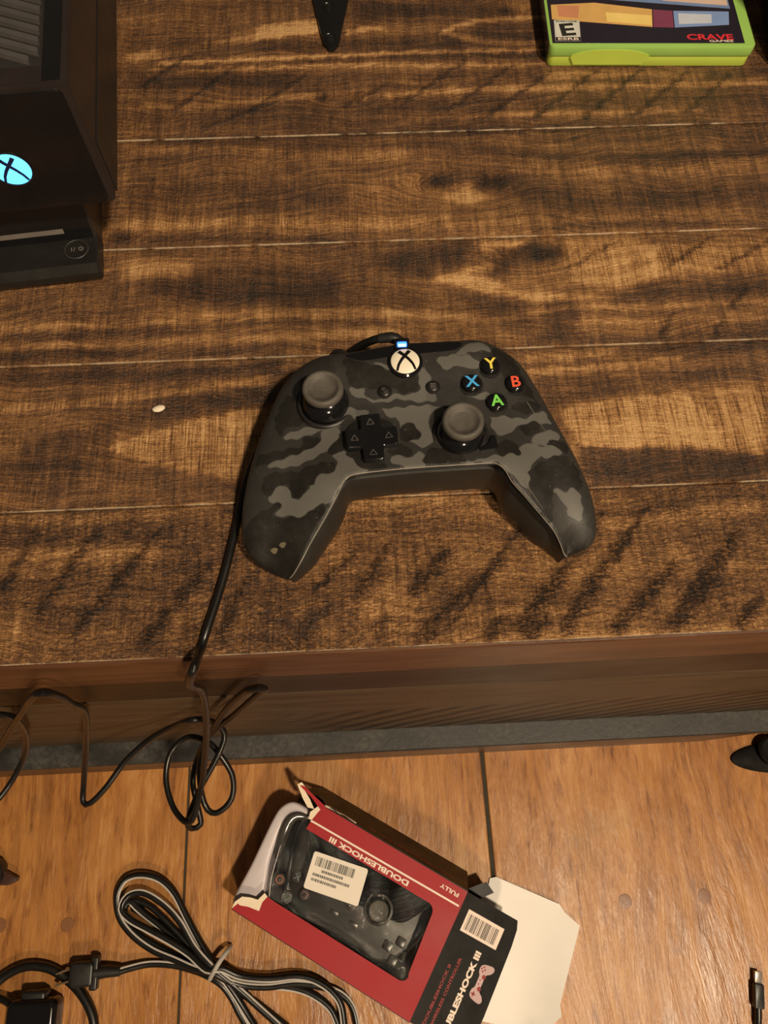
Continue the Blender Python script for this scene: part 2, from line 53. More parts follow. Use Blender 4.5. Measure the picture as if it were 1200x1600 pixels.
WSH=[[0.55,1.5,0.5,[[-138.2,451.8],[-122.2,455.3],[-98.1,460.3],[-65.5,466.8],[-40.8,473.1],[-15.8,475.2],[-15.9,466.7],[-40.7,464.7],[-65.3,458.4],[-97.7,452.0],[-121.7,447.1],[-137.5,443.7]]],[0.6,1.2,0.4,[[-57.4,474.9],[-28.3,480.0],[-15.7,480.7],[-15.9,467.3],[-28.3,466.6],[-57.2,461.7]]],[0.6,1.2,0.2,[[0.7,468.8],[15.4,472.5],[25.1,473.4],[24.8,467.9],[15.2,467.1],[0.5,463.4]]],[0.7,1.0,0.1,[[-117.5,445.2],[-85.3,445.2],[-48.8,446.1],[-16.3,447.2],[16.4,447.7],[41.1,448.5],[74.0,448.4],[127.6,447.6],[127.2,444.0],[73.7,444.9],[40.9,445.0],[16.3,444.2],[-16.3,443.7],[-48.8,442.6],[-85.1,441.7],[-117.3,441.8]]],[-0.45,1.5,0,[[-117.2,440.3],[-85.1,442.0],[-48.8,442.9],[-16.3,444.0],[24.5,444.7],[65.5,444.9],[127.1,443.7],[126.5,438.5],[65.0,439.7],[24.2,439.5],[-16.4,438.8],[-48.8,437.7],[-84.9,436.8],[-116.9,435.2]]],[0.5,1.0,0.2,[[-125.2,439.5],[-89.0,437.5],[-48.7,437.1],[-16.4,438.8],[24.1,437.8],[64.7,435.1],[125.9,434.5],[125.6,431.6],[64.4,432.2],[24.0,434.9],[-16.5,435.9],[-48.7,434.3],[-88.9,434.7],[-125.0,436.6]]],[-0.5,5,0,[[-118.4,458.7],[-57.2,461.1],[-16.1,459.5],[66.7,460.0],[121.1,461.6],[119.9,452.0],[65.9,450.5],[-16.2,450.1],[-57.0,451.7],[-117.8,449.3]]],[-0.45,6,0,[[10.0,494.7],[61.1,496.0],[103.7,494.4],[101.7,475.7],[59.7,477.3],[9.3,476.1]]],[0.65,1.2,0,[[63.1,467.1],[76.2,473.9],[93.4,477.6],[131.7,478.6],[131.1,474.3],[93.0,473.3],[75.9,469.6],[62.8,462.9]]],[0.65,1.2,0,[[63.1,467.4],[75.2,462.1],[91.4,457.3],[128.6,454.7],[127.9,449.9],[90.9,452.5],[74.8,457.3],[62.7,462.6]]],[-0.4,2,0,[[75.5,465.1],[97.0,471.0],[130.7,471.6],[128.8,456.5],[95.7,458.9]]],[-0.5,4,0,[[-128.6,431.4],[-84.7,430.8],[-36.7,430.7],[-36.7,419.4],[-84.3,419.6],[-127.8,420.2]]],[0.45,1.5,0.4,[[-127.0,408.9],[-95.5,406.0],[-64.3,409.2],[-36.7,412.5],[-16.8,414.5],[-16.9,409.5],[-36.7,407.5],[-64.2,404.2],[-95.3,401.1],[-126.6,404.0]]],[0.55,1.2,0.3,[[22.8,411.3],[47.0,414.2],[87.1,414.3],[143.6,414.9],[204.4,414.3],[265.6,414.2],[264.4,409.1],[203.4,409.2],[142.9,409.9],[86.6,409.3],[46.6,409.2],[22.6,406.3]]],[0.4,1.5,0.3,[[29.6,388.7],[61.1,390.7],[108.5,392.0],[160.0,391.1],[219.8,390.9],[219.0,387.1],[159.4,387.3],[108.1,388.3],[60.8,386.9],[29.3,385.0]]],[-0.4,5,0,[[6.6,403.4],[62.1,403.9],[142.1,404.7],[263.2,404.4],[260.8,394.5],[140.7,394.8],[61.3,394.2],[6.3,393.6]]],[-0.3,4,0,[[3.6,431.4],[64.2,429.1],[125.1,427.9],[124.0,419.9],[63.5,421.1],[3.4,423.5]]],[0.45,2,0.3,[[124.8,426.1],[185.9,424.9],[226.4,422.2],[225.0,415.4],[184.7,418.1],[124.0,419.4]]],[-0.5,3,0,[[-124.8,379.1],[-55.9,377.9],[21.3,379.5],[99.3,380.1],[256.8,378.1],[255.4,372.3],[98.6,374.3],[21.0,373.8],[-55.8,372.2],[-124.4,373.4]]],[0.4,3,0.5,[[-132.0,372.9],[-82.6,373.0],[-36.7,368.1],[5.2,362.3],[35.9,364.1],[35.4,357.0],[4.9,355.2],[-36.7,360.9],[-82.3,365.8],[-131.4,365.7]]],[-0.4,3,0.1,[[-44.4,370.4],[5.5,372.0],[59.4,369.9],[97.2,362.2],[135.1,356.5],[192.8,355.2],[251.4,356.0],[249.9,349.9],[191.6,349.2],[134.2,350.5],[96.5,356.1],[58.9,363.7],[5.3,365.9],[-44.3,364.3]]],[-0.35,4,0,[[106.2,372.7],[176.5,372.0],[255.3,372.0],[253.5,364.7],[175.2,364.7],[105.3,365.5]]],[0.4,6,0.5,[[96.0,351.0],[152.6,345.7],[210.4,346.4],[249.4,347.9],[247.4,339.8],[208.7,338.4],[151.3,337.8],[95.0,343.0]]],[-0.35,12,0.2,[[-122.8,350.9],[-55.4,343.2],[-10.6,341.4],[-11.0,324.0],[-55.1,325.8],[-121.5,333.3]]],[-0.5,6,0,[[74.5,346.4],[91.1,341.7],[105.6,336.2],[131.2,330.2],[128.8,313.9],[103.6,319.7],[89.3,325.1],[72.9,329.7]]],[-0.3,12,0.2,[[122.9,324.7],[188.3,331.8],[243.7,324.6],[240.2,310.3],[185.4,317.3],[120.9,310.5]]],[0.45,4,0.8,[[-131.2,317.2],[-73.2,315.7],[-11.2,313.1],[54.7,312.7],[54.0,304.4],[-11.4,304.8],[-72.9,307.3],[-130.5,308.8]]],[0.3,5,0.7,[[54.5,309.5],[109.7,310.0],[165.5,310.5],[221.8,312.0],[220.7,307.3],[164.6,305.8],[109.1,305.3],[54.1,304.8]]],[-0.5,2,0,[[101.1,300.1],[127.3,303.6],[149.4,303.7],[193.5,301.8],[237.4,299.1],[236.8,296.3],[192.9,299.0],[149.0,300.9],[126.9,300.9],[100.8,297.3]]],[-0.6,1.5,0,[[-115.7,302.5],[-90.7,303.3],[-54.8,301.3],[-11.6,298.1],[-11.6,295.9],[-54.7,299.0],[-90.6,301.0],[-115.6,300.2]]],[0.5,2,0.2,[[52.1,326.2],[61.8,330.6],[71.2,331.2],[79.9,325.0],[70.1,319.7],[60.9,320.1]]],[-0.55,6,0.1,[[-124.0,271.3],[-96.5,277.4],[-61.5,281.6],[-26.2,278.8],[-5.3,268.4],[-12.6,255.9],[-47.2,255.2],[-88.7,259.1]]],[0.5,6,0.5,[[-128.6,285.8],[-114.7,287.4],[-93.4,284.3],[-92.8,272.9],[-113.9,276.0],[-127.7,274.4]]],[0.45,4,0.4,[[-189.9,248.9],[-122.1,247.7],[-78.0,249.9],[-36.8,250.6],[28.6,247.8],[28.3,242.0],[-36.8,244.8],[-77.8,244.1],[-121.7,241.9],[-189.1,243.2]]],[-0.5,2.5,0,[[-188.8,241.2],[-121.8,244.0],[-77.8,246.1],[-36.8,245.6],[14.6,243.8],[14.4,238.9],[-36.8,240.7],[-77.7,241.2],[-121.5,239.1],[-188.1,236.3]]],[0.5,2,0.2,[[-188.2,236.7],[-121.1,235.0],[-53.8,235.7],[-13.1,235.6],[24.5,235.6],[24.2,231.5],[-13.2,231.5],[-53.7,231.7],[-120.8,231.0],[-187.6,232.7]]],[-0.35,3,0,[[-187.1,229.5],[-120.7,229.8],[-36.8,227.7],[-36.9,222.2],[-120.3,224.3],[-186.4,224.0]]],[0.6,1.5,0.3,[[41.2,268.1],[58.6,273.5],[73.3,278.2],[80.4,277.0],[72.5,269.4],[85.4,258.0],[113.2,255.6],[141.0,252.7],[126.5,249.9],[95.1,251.2],[67.8,258.4]]],[-0.6,5,0,[[65.5,270.6],[80.7,280.1],[94.0,286.2],[95.3,281.7],[83.6,273.3],[72.0,265.1]]],[0.45,3,0.6,[[118.3,292.0],[147.5,292.2],[171.9,285.2],[168.1,265.3],[148.5,255.3],[121.4,263.0],[116.1,276.3]]],[0.5,1.5,0.2,[[67.6,292.8],[89.4,293.7],[100.1,291.4],[85.1,287.5],[70.6,286.3]]],[0.35,4,0.8,[[161.0,285.7],[235.1,289.4],[229.1,264.9],[178.9,265.8],[160.2,261.3]]],[-0.5,4,0,[[16.6,285.0],[63.7,289.8],[58.9,276.6],[40.7,270.7],[16.1,274.0]]],[-0.5,5,0,[[47.1,262.7],[71.1,255.7],[91.5,250.5],[93.6,238.8],[85.7,230.9],[72.9,239.6]]],[-0.5,6,0.1,[[105.0,246.6],[119.5,250.2],[118.2,229.5],[108.8,223.8],[98.9,226.3]]],[-0.35,4,0,[[141.5,255.6],[160.2,261.3],[178.8,264.9],[228.3,261.9],[225.4,249.9],[172.3,250.1],[144.1,250.0]]],[0.5,2.5,0.2,[[14.8,248.4],[49.3,246.1],[69.7,241.9],[119.2,248.1],[171.6,246.7],[224.9,247.8],[223.9,243.6],[170.8,242.5],[118.6,243.9],[69.3,237.7],[49.0,241.9],[14.6,244.2]]],[0.4,2.5,0.2,[[110.8,238.0],[152.5,238.3],[222.6,238.6],[221.6,234.5],[151.8,234.2],[110.2,233.9]]],[-0.45,3,0,[[92.2,227.4],[150.3,225.6],[219.7,226.7],[218.9,223.5],[149.7,222.4],[91.8,224.1]]],[-0.6,4,0,[[-185.5,217.8],[-136.2,217.1],[-86.7,217.3],[-40.2,219.2],[-40.2,212.2],[-86.4,210.3],[-135.6,210.2],[-184.5,210.8]]],[0.55,1.5,0.9,[[-182.8,198.5],[-150.8,200.1],[-118.6,203.2],[-86.2,206.3],[-46.8,209.9],[-46.7,204.9],[-86.0,201.4],[-118.3,198.3],[-150.2,195.2],[-182.1,193.7]]],[0.62,1.2,1,[[-126.3,172.6],[-111.9,178.4],[-94.7,183.4],[-75.7,188.4],[-40.1,194.2],[-40.0,149.8],[-68.2,153.5],[-87.0,157.8],[-106.1,163.2],[-117.4,167.2]]],[-0.5,6,0,[[-161.4,181.3],[-130.2,187.2],[-101.9,195.1],[-69.6,201.2],[-43.5,205.7],[-43.4,196.6],[-69.4,192.2],[-101.3,186.2],[-129.4,178.4],[-160.3,172.7]]],[-0.4,14,0.1,[[-180.1,179.6],[-154.3,174.9],[-131.6,168.6],[-129.4,144.4],[-151.5,150.5],[-176.6,155.0]]],[-0.35,5,0,[[-124.5,159.2],[-90.0,154.2],[-52.5,149.0],[-52.4,142.9],[-89.6,148.0],[-124.0,153.0]]],[0.72,1.2,1,[[99.9,183.5],[120.3,187.5],[143.9,189.9],[164.1,191.2],[175.2,180.2],[180.2,158.1],[164.2,158.8],[138.6,160.7],[125.7,160.5],[108.5,164.2]]],[0.5,2,1,[[164.1,191.2],[212.0,195.3],[201.7,152.8],[179.9,156.7],[171.9,180.3]]],[0.65,1.5,0.5,[[86.4,208.0],[113.6,209.5],[140.9,211.1],[168.5,213.0],[167.8,209.5],[140.3,207.5],[113.0,206.0],[86.0,204.5]]],[0.5,2,0.6,[[87.6,217.5],[114.8,217.9],[135.4,218.6],[134.4,213.1],[114.0,212.4],[86.9,212.0]]],[-0.4,3,0,[[92.4,202.1],[119.1,201.7],[145.9,201.3],[180.2,204.0],[214.5,205.3],[213.0,199.1],[178.9,197.9],[144.8,195.1],[118.2,195.6],[91.6,196.0]]],[-0.45,4,0,[[97.8,192.3],[121.4,195.0],[145.2,197.4],[144.3,192.1],[120.6,189.8],[97.1,187.0]]],[-0.42,1.5,0.1,[[108.4,163.4],[125.6,159.8],[138.5,159.9],[164.0,158.1],[179.7,156.0],[201.5,152.1],[198.3,139.0],[112.9,140.2]]],[-0.35,2,0,[[156.3,220.9],[183.6,219.8],[218.2,220.3],[216.6,213.9],[182.2,213.4],[155.1,214.6]]],[0.4,3,0.1,[[-174.1,137.2],[-137.8,137.2],[-98.3,138.7],[-70.8,140.1],[-70.7,135.4],[-98.0,134.0],[-137.3,132.6],[-173.4,132.6]]],[-0.35,4,0,[[-173.1,130.3],[-127.9,128.9],[-91.6,128.2],[-91.2,121.1],[-127.2,121.8],[-172.1,123.2]]],[0.35,3,0.0,[[-171.8,121.0],[-136.0,119.9],[-97.2,120.0],[-96.7,112.4],[-135.2,112.3],[-170.7,113.4]]],[-0.4,8,0,[[-150.3,90.7],[-130.3,92.8],[-101.3,92.9],[-100.4,79.8],[-129.0,79.7],[-148.7,77.7]]],[-0.35,10,0,[[-91.1,119.8],[-73.5,128.6],[-64.5,134.8],[-64.0,115.3],[-72.7,109.4],[-90.1,100.9]]],[0.5,2,0,[[-15.5,132.6],[-3.0,138.0],[15.6,137.8],[40.5,138.4],[37.2,135.1],[9.3,134.8]]],[0.35,4,0,[[107.1,123.0],[132.2,124.8],[151.1,125.6],[189.7,129.9],[194.3,122.9],[155.8,118.1],[118.4,116.5]]],[-0.45,2.5,0,[[111.0,128.3],[126.4,126.9],[151.9,129.7],[177.9,133.3],[196.7,132.4],[195.9,129.4],[177.2,130.3],[151.3,126.7],[125.9,123.9],[110.5,125.3]]],[-0.75,3,0,[[-33.6,71.4],[-31.2,80.1],[-23.9,85.7],[-13.6,86.7],[-21.0,82.0],[-24.0,75.3],[-27.0,68.2]]],[-0.5,8,0,[[-54.4,84.1],[-45.8,89.7],[-34.1,87.7],[-31.2,77.1],[-45.6,72.0],[-54.2,72.4]]],[0.45,3,0,[[-4.8,86.3],[7.5,97.9],[31.1,95.3],[27.5,86.3],[18.4,82.2],[0.8,80.1]]],[0.45,1.5,0,[[-5.0,82.1],[12.5,81.3],[41.8,81.1],[65.2,80.9],[94.2,77.4],[123.5,76.1],[123.2,74.3],[94.0,75.7],[65.0,79.1],[41.6,79.3],[12.4,79.5],[-5.1,80.3]]],[0.4,3,0,[[34.9,69.2],[92.8,67.6],[166.0,67.4],[165.5,65.3],[92.5,65.6],[34.8,67.2]]],[0.4,3,0,[[171.9,67.5],[183.6,79.0],[180.3,65.7]]],[-0.62,3,-1,[[98.8,109.0],[80.5,91.5],[64.8,73.0],[69.2,69.1],[86.0,86.5],[101.6,106.4]]],[-0.62,3,-1,[[121.1,114.2],[101.8,93.2],[85.2,71.7],[89.4,68.4],[107.1,88.9],[123.8,112.0]]],[-0.62,3,-1,[[144.7,100.7],[125.6,86.7],[108.7,71.2],[112.4,66.8],[130.2,81.0],[147.0,97.8]]],[-0.62,3,-1,[[176.3,115.4],[153.3,93.3],[133.8,70.1],[139.5,65.4],[160.4,87.1],[179.9,112.2]]],[-0.62,3,-1,[[180.4,83.0],[171.5,76.0],[164.2,67.8],[167.3,64.9],[175.4,72.3],[182.3,81.2]]],[-0.62,3,-1,[[36.6,112.1],[25.9,103.0],[17.7,92.0],[23.0,87.3],[32.5,97.0],[39.9,109.0]]],[-0.62,3,-1,[[64.1,107.5],[46.8,95.5],[31.3,82.1],[34.4,78.0],[50.7,90.3],[66.1,104.8]]],[-0.62,1.3,-1,[[79.5,128.6],[55.9,100.2],[34.5,73.1],[35.9,72.0],[57.8,98.7],[80.4,127.8]]],[-0.62,3,-1,[[10.6,115.6],[1.7,103.8],[-5.8,91.6],[-3.5,90.0],[4.7,101.7],[12.1,114.5]]],[-0.62,1.3,-1,[[-4.4,113.1],[-15.7,104.0],[-26.0,94.2],[-24.4,92.4],[-13.7,101.6],[-3.4,111.9]]],[-0.62,3,-1,[[31.2,81.5],[24.8,77.1],[20.7,70.9],[25.9,66.5],[31.3,71.5],[34.5,78.6]]],[-0.62,3,-1,[[5.7,81.6],[3.0,76.0],[1.7,70.1],[4.7,69.2],[6.8,74.8],[7.6,81.0]]],[-0.62,3,-1,[[60.7,78.4],[54.6,74.7],[50.2,69.3],[54.0,65.5],[59.4,69.8],[63.1,76.0]]],[-0.62,3,-1,[[81.6,78.8],[74.1,74.3],[68.0,68.3],[70.8,64.8],[77.7,69.9],[83.4,76.6]]],[-0.62,1.3,-1,[[135.5,129.4],[124.6,115.4],[114.8,101.3],[116.7,100.0],[127.0,113.7],[136.7,128.5]]],[-0.62,3,-1,[[112.9,127.3],[105.0,118.5],[98.7,108.8],[101.7,106.6],[108.9,115.7],[114.8,125.9]]],[-0.62,3,-1,[[-128.7,128.6],[-141.0,109.2],[-151.5,89.7],[-148.6,87.6],[-137.3,106.5],[-126.9,127.2]]],[-0.62,3,-1,[[-98.4,127.3],[-118.2,102.1],[-135.6,77.3],[-133.0,75.1],[-114.8,99.2],[-96.7,125.7]]],[-0.62,3,-1,[[-74.0,110.6],[-90.6,92.5],[-104.7,73.5],[-100.6,70.1],[-85.5,88.0],[-71.5,108.2]]],[-0.62,3,-1,[[-155.8,129.7],[-163.6,114.6],[-169.9,99.3],[-167.3,97.7],[-160.3,112.5],[-154.1,128.6]]],[-0.62,3,-1,[[-55.8,103.0],[-63.9,88.6],[-70.2,74.0],[-66.9,72.2],[-59.6,86.3],[-53.7,101.8]]],[-0.5,1.2,-0.4,[[75.9,438.8],[78.2,437.5],[36.5,401.7],[33.0,402.9]]],[-0.5,1.2,-0.4,[[105.4,433.8],[107.7,432.6],[65.0,395.1],[61.5,396.3]]],[-0.5,1.2,-0.4,[[129.0,427.1],[131.3,425.9],[85.2,387.1],[81.8,388.3]]],[-0.5,1.2,-0.4,[[159.1,427.9],[161.4,426.7],[113.8,384.2],[110.4,385.4]]],[-0.5,1.2,-0.4,[[186.3,426.8],[188.5,425.6],[145.1,383.0],[141.7,384.2]]],[-0.5,1.2,-0.4,[[215.8,423.8],[218.0,422.6],[177.1,385.3],[173.8,386.5]]],[-0.5,1.2,-0.4,[[242.6,420.8],[244.7,419.6],[209.0,385.8],[205.7,387.0]]],[-0.5,1.2,-0.4,[[23.2,418.0],[25.5,416.8],[-0.4,399.5],[-3.9,400.7]]],[-0.5,1.2,-0.4,[[-24.6,431.2],[-22.2,429.9],[-57.9,398.1],[-61.4,399.4]]],[-0.5,1.2,-0.4,[[-72.9,436.8],[-70.5,435.6],[-104.7,400.0],[-108.3,401.2]]],[-0.5,1.2,-0.4,[[-100.3,449.4],[-97.8,448.1],[-124.4,422.6],[-128.1,423.9]]],[-0.5,1.2,-0.4,[[-40.6,409.4],[-38.2,408.2],[-86.0,385.1],[-89.5,386.3]]],[-0.5,1.2,-0.4,[[149.1,290.7],[151.2,289.7],[118.6,270.9],[115.5,272.0]]],[-0.5,1.2,-0.4,[[202.3,290.8],[204.3,289.8],[176.0,270.7],[172.9,271.7]]],[-0.5,1.2,-0.4,[[234.5,287.2],[236.5,286.2],[204.1,267.3],[201.0,268.3]]],[-0.5,1.2,-0.4,[[170.2,239.6],[172.2,238.7],[161.4,222.7],[158.5,223.7]]],[-0.5,1.2,-0.4,[[198.0,238.4],[199.9,237.5],[190.5,221.5],[187.6,222.4]]],[-0.5,1.2,-0.4,[[214.1,254.7],[216.0,253.7],[203.6,241.5],[200.7,242.5]]]]
WKN=[[-7.1,407.2,16,6,1],[62.2,336.0,24,10,1.6],[104.6,284.4,17,7,1.4],[-16.8,75.0,14,9,1.2],[106.7,483.0,12,8,1.6],[-130.1,303.8,14,6,1.2],[129.8,271.3,26,9,0.5],[-103.7,174.4,60,12,0.2]]
WSP=[[50.3,337.4,7,-0.9,0.6],[58.8,339.6,9,-0.5,0.6],[83.0,336.1,10,-0.7,0.6],[99.5,286.9,6,-0.9,0.8],[109.9,283.3,8,-0.9,0.7],[102.3,280.5,5,-0.8,0.6],[106.7,483.0,5,-1,0.8],[-14.9,408.6,2.5,-0.9,1],[-7.1,406.6,4.5,-0.3,0.8],[-18.3,73.6,9,-0.1,1],[-18.3,74.5,4,0.55,0.8],[-130.1,303.8,7,-1,0.6],[47.1,308.8,4,-0.2,1]]
# ------------------------------------------------------------------ mesh helpers
def cr(pts, step=2.0, closed=False):
    P = [np.array(p, float) for p in pts]; n = len(P); out = []
    rng = range(n) if closed else range(n - 1)
    for i in rng:
        if closed: a, b, c, d = P[(i - 1) % n], P[i], P[(i + 1) % n], P[(i + 2) % n]
        else: a, b, c, d = P[max(i - 1, 0)], P[i], P[i + 1], P[min(i + 2, n - 1)]
        k = max(1, int(np.linalg.norm(c - b) / step))
        for j in range(k):
            t = j / k
            out.append(0.5 * ((2 * b) + (c - a) * t + (2 * a - 5 * b + 4 * c - d) * t * t + (3 * b - a - 3 * c + d) * t ** 3))
    if not closed: out.append(P[-1])
    return out
def rrect(x0, y0, x1, y1, r, n=5):
    o = []
    for cx, cy, a0 in ((x1 - r, y0 + r, -90), (x1 - r, y1 - r, 0), (x0 + r, y1 - r, 90), (x0 + r, y0 + r, 180)):
        for k in range(n + 1):
            a = math.radians(a0 + 90 * k / n); o.append((cx + r * math.cos(a), cy + r * math.sin(a)))
    return o
def circ(cx, cy, r, n=24, ry=None): return [(cx + r * math.cos(2 * math.pi * k / n), cy + (ry or r) * math.sin(2 * math.pi * k / n)) for k in range(n)]
def area2(p): return sum(p[i][0] * p[(i + 1) % len(p)][1] - p[(i + 1) % len(p)][0] * p[i][1] for i in range(len(p)))
def inset(p, d):
    n = len(p); o = []
    for i in range(n):
        a, b, c = np.array(p[i - 1][:2], float), np.array(p[i][:2], float), np.array(p[(i + 1) % n][:2], float)
        e1, e2 = b - a, c - b; e1 /= max(np.linalg.norm(e1), 1e-9); e2 /= max(np.linalg.norm(e2), 1e-9)
        n1, n2 = np.array((-e1[1], e1[0])), np.array((-e2[1], e2[0])); m = n1 + n2; L = np.linalg.norm(m)
        m = n1 if L < 1e-6 else m / L
        k = d / max(0.45, float(np.dot(m, n1))); o.append(tuple(b + m * k))
    return o
def cdt(poly, extra=()):
    v = [Vector((p[0], p[1])) for p in poly]; n = len(v)
    v += [Vector((p[0], p[1])) for p in extra]
    r = geometry.delaunay_2d_cdt(v, [(i, (i + 1) % n) for i in range(n)], [], 1, 1e-5)
    return [(q.x, q.y) for q in r[0]], [tuple(f) for f in r[2]]
class MB:
    def __init__(s): s.v = []; s.f = []
    def add(s, vs, fs):
        b = len(s.v); s.v += [tuple(float(c) for c in q) for q in vs]; s.f += [tuple(i + b for i in f) for f in fs]; return s
    def box(s, x0, y0, z0, x1, y1, z1):
        return s.add([(x0,y0,z0),(x1,y0,z0),(x1,y1,z0),(x0,y1,z0),(x0,y0,z1),(x1,y0,z1),(x1,y1,z1),(x0,y1,z1)],
                     [(3,2,1,0),(4,5,6,7),(0,1,5,4),(1,2,6,5),(2,3,7,6),(3,0,4,7)])
    def rings(s, R, cap0=True, cap1=True, closed=True):
        n = len(R[0]); b = len(s.v)
        for r in R: s.v += [tuple(float(c) for c in q) for q in r]
        for k in range(len(R) - 1):
            for i in range(n if closed else n - 1):
                j = (i + 1) % n; s.f.append((b + k*n + i, b + k*n + j, b + (k+1)*n + j, b + (k+1)*n + i))
        if cap0: s.f.append(tuple(b + i for i in reversed(range(n))))
        if cap1: s.f.append(tuple(b + (len(R)-1)*n + i for i in range(n)))
        return s
    def prism(s, poly, z0, z1, bev=0.0, seg=2, bot=None):
        if area2(poly) < 0: poly = list(reversed(poly))
        R = []; bb = bev if bot is None else bot
        if bb > 0:
            for k in range(seg + 1):
                a = math.pi / 2 * k / seg; q = inset(poly, bb * (1 - math.sin(a))); R.append([(x, y, z0 + bb * (1 - math.cos(a))) for x, y in q])
        else: R.append([(x, y, z0) for x, y in poly])
        if bev > 0:
            for k in range(seg + 1):
                a = math.pi / 2 * k / seg; q = inset(poly, bev * (1 - math.cos(a))); R.append([(x, y, z1 - bev + bev * math.sin(a)) for x, y in q])
        else: R.append([(x, y, z1) for x, y in poly])
        return s.rings(R)
    def slab(s, poly, z0, z1):          # concave outline, any shape
        if area2(poly) < 0: poly = list(reversed(poly))
        vs, fs = cdt(poly); m = len(vs)
        f2 = []
        for f in fs:
            a = [vs[i] for i in f]
            f2.append(f if area2(a) > 0 else tuple(reversed(f)))
        s.add([(x, y, z1) for x, y in vs], f2); s.add([(x, y, z0) for x, y in vs], [tuple(reversed(f)) for f in f2])
        n = len(poly)
        return s.add([(x, y, z0) for x, y in poly] + [(x, y, z1) for x, y in poly], [(i, (i+1) % n, n + (i+1) % n, n + i) for i in range(n)])
    def lathe(s, prof, c, n=32, cap0=True, cap1=True):
        return s.rings([[(c[0] + r*math.cos(2*math.pi*k/n), c[1] + r*math.sin(2*math.pi*k/n), c[2] + z) for k in range(n)] for r, z in prof], cap0, cap1)
    def tube(s, pts, r, n=8, caps=True, off=None):
        P = [np.array(p, float) for p in pts]; R = []; up = np.array((0, 0, 1.0)); prev = None
        for i, p in enumerate(P):
            t = P[min(i+1, len(P)-1)] - P[max(i-1, 0)]; t /= max(np.linalg.norm(t), 1e-9)
            if prev is None:
                a = np.cross(t, up)
                if np.linalg.norm(a) < 1e-3: a = np.cross(t, np.array((1.0, 0, 0)))
            else: a = prev - t * np.dot(prev, t)
            a /= max(np.linalg.norm(a), 1e-9); prev = a; b = np.cross(t, a)
            rr = r(i / (len(P)-1)) if callable(r) else r
            R.append([p + rr * (math.cos(2*math.pi*k/n) * a - math.sin(2*math.pi*k/n) * b) for k in range(n)])
        return s.rings(R, caps, caps)
    def xf(s, fn): s.v = [tuple(fn(*q)) for q in s.v]; return s
    def build(s, name, mat, parent=None, smooth=False, loc=(0,0,0), rotz=0, ang=None):
        me = bpy.data.meshes.new(name); me.from_pydata([(x*MM, y*MM, z*MM) for x, y, z in s.v], [], s.f); me.update()
        bm = bmesh.new(); bm.from_mesh(me); bmesh.ops.recalc_face_normals(bm, faces=bm.faces); bm.to_mesh(me); bm.free()
        me.materials.append(mat)
        if smooth:
            me.polygons.foreach_set('use_smooth', [True] * len(me.polygons))
            try: me.set_sharp_from_angle(angle=math.radians(ang or 40))
            except Exception: pass
        o = bpy.data.objects.new(name, me); COL.objects.link(o)
        o.location = [c*MM for c in loc]; o.rotation_euler = (0, 0, rotz)
        if parent: o.parent = parent
        return o
def tag(o, label=None, cat=None, group=None, kind=None):
    if label: o['label'] = label
    if cat: o['category'] = cat
    if group: o['group'] = group
    if kind: o['kind'] = kind
    return o
def thing(name, label, cat, loc=(0,0,0), rotz=0, group=None):
    o = bpy.data.objects.new(name, None); COL.objects.link(o); o.empty_display_size = 0.02
    o.location = [c*MM for c in loc]; o.rotation_euler = (0, 0, math.radians(rotz)); return tag(o, label, cat, group)
def text(body, size, mat, parent, name='lettering', fn=None, width=None, bold=0.0, spacing=1.0, ext=0.12):
    """flat printed lettering, centred; fn maps (x, y, z) millimetres to the parent's frame"""
    c = bpy.data.curves.new(name, 'FONT'); c.body = body; c.size = size; c.align_x = 'CENTER'; c.align_y = 'CENTER'
    c.offset = bold * size; c.space_character = spacing; c.resolution_u = 3
    t = bpy.data.objects.new('tmp', c); COL.objects.link(t)
    dg = bpy.context.evaluated_depsgraph_get(); me = bpy.data.meshes.new_from_object(t.evaluated_get(dg))
    vs = [tuple(v.co) for v in me.vertices]; fs = [tuple(p.vertices) for p in me.polygons]
    bpy.data.objects.remove(t); bpy.data.curves.remove(c); bpy.data.meshes.remove(me)
    xs = [v[0] for v in vs]; ys = [v[1] for v in vs]; cx = (min(xs)+max(xs))/2; cy = (min(ys)+max(ys))/2
    k = width / (max(xs)-min(xs)) if width else 1.0
    m = MB(); m.add([((x-cx)*k, y-cy, ext) for x, y, z in vs], fs)
    if fn: m.xf(fn)
    return m.build(name, mat, parent)
def place(cx, cy, z, deg):
    a = math.radians(deg); c, s = math.cos(a), math.sin(a)
    return lambda x, y, h: (cx + c*x - s*y, cy + s*x + c*y, z + h)

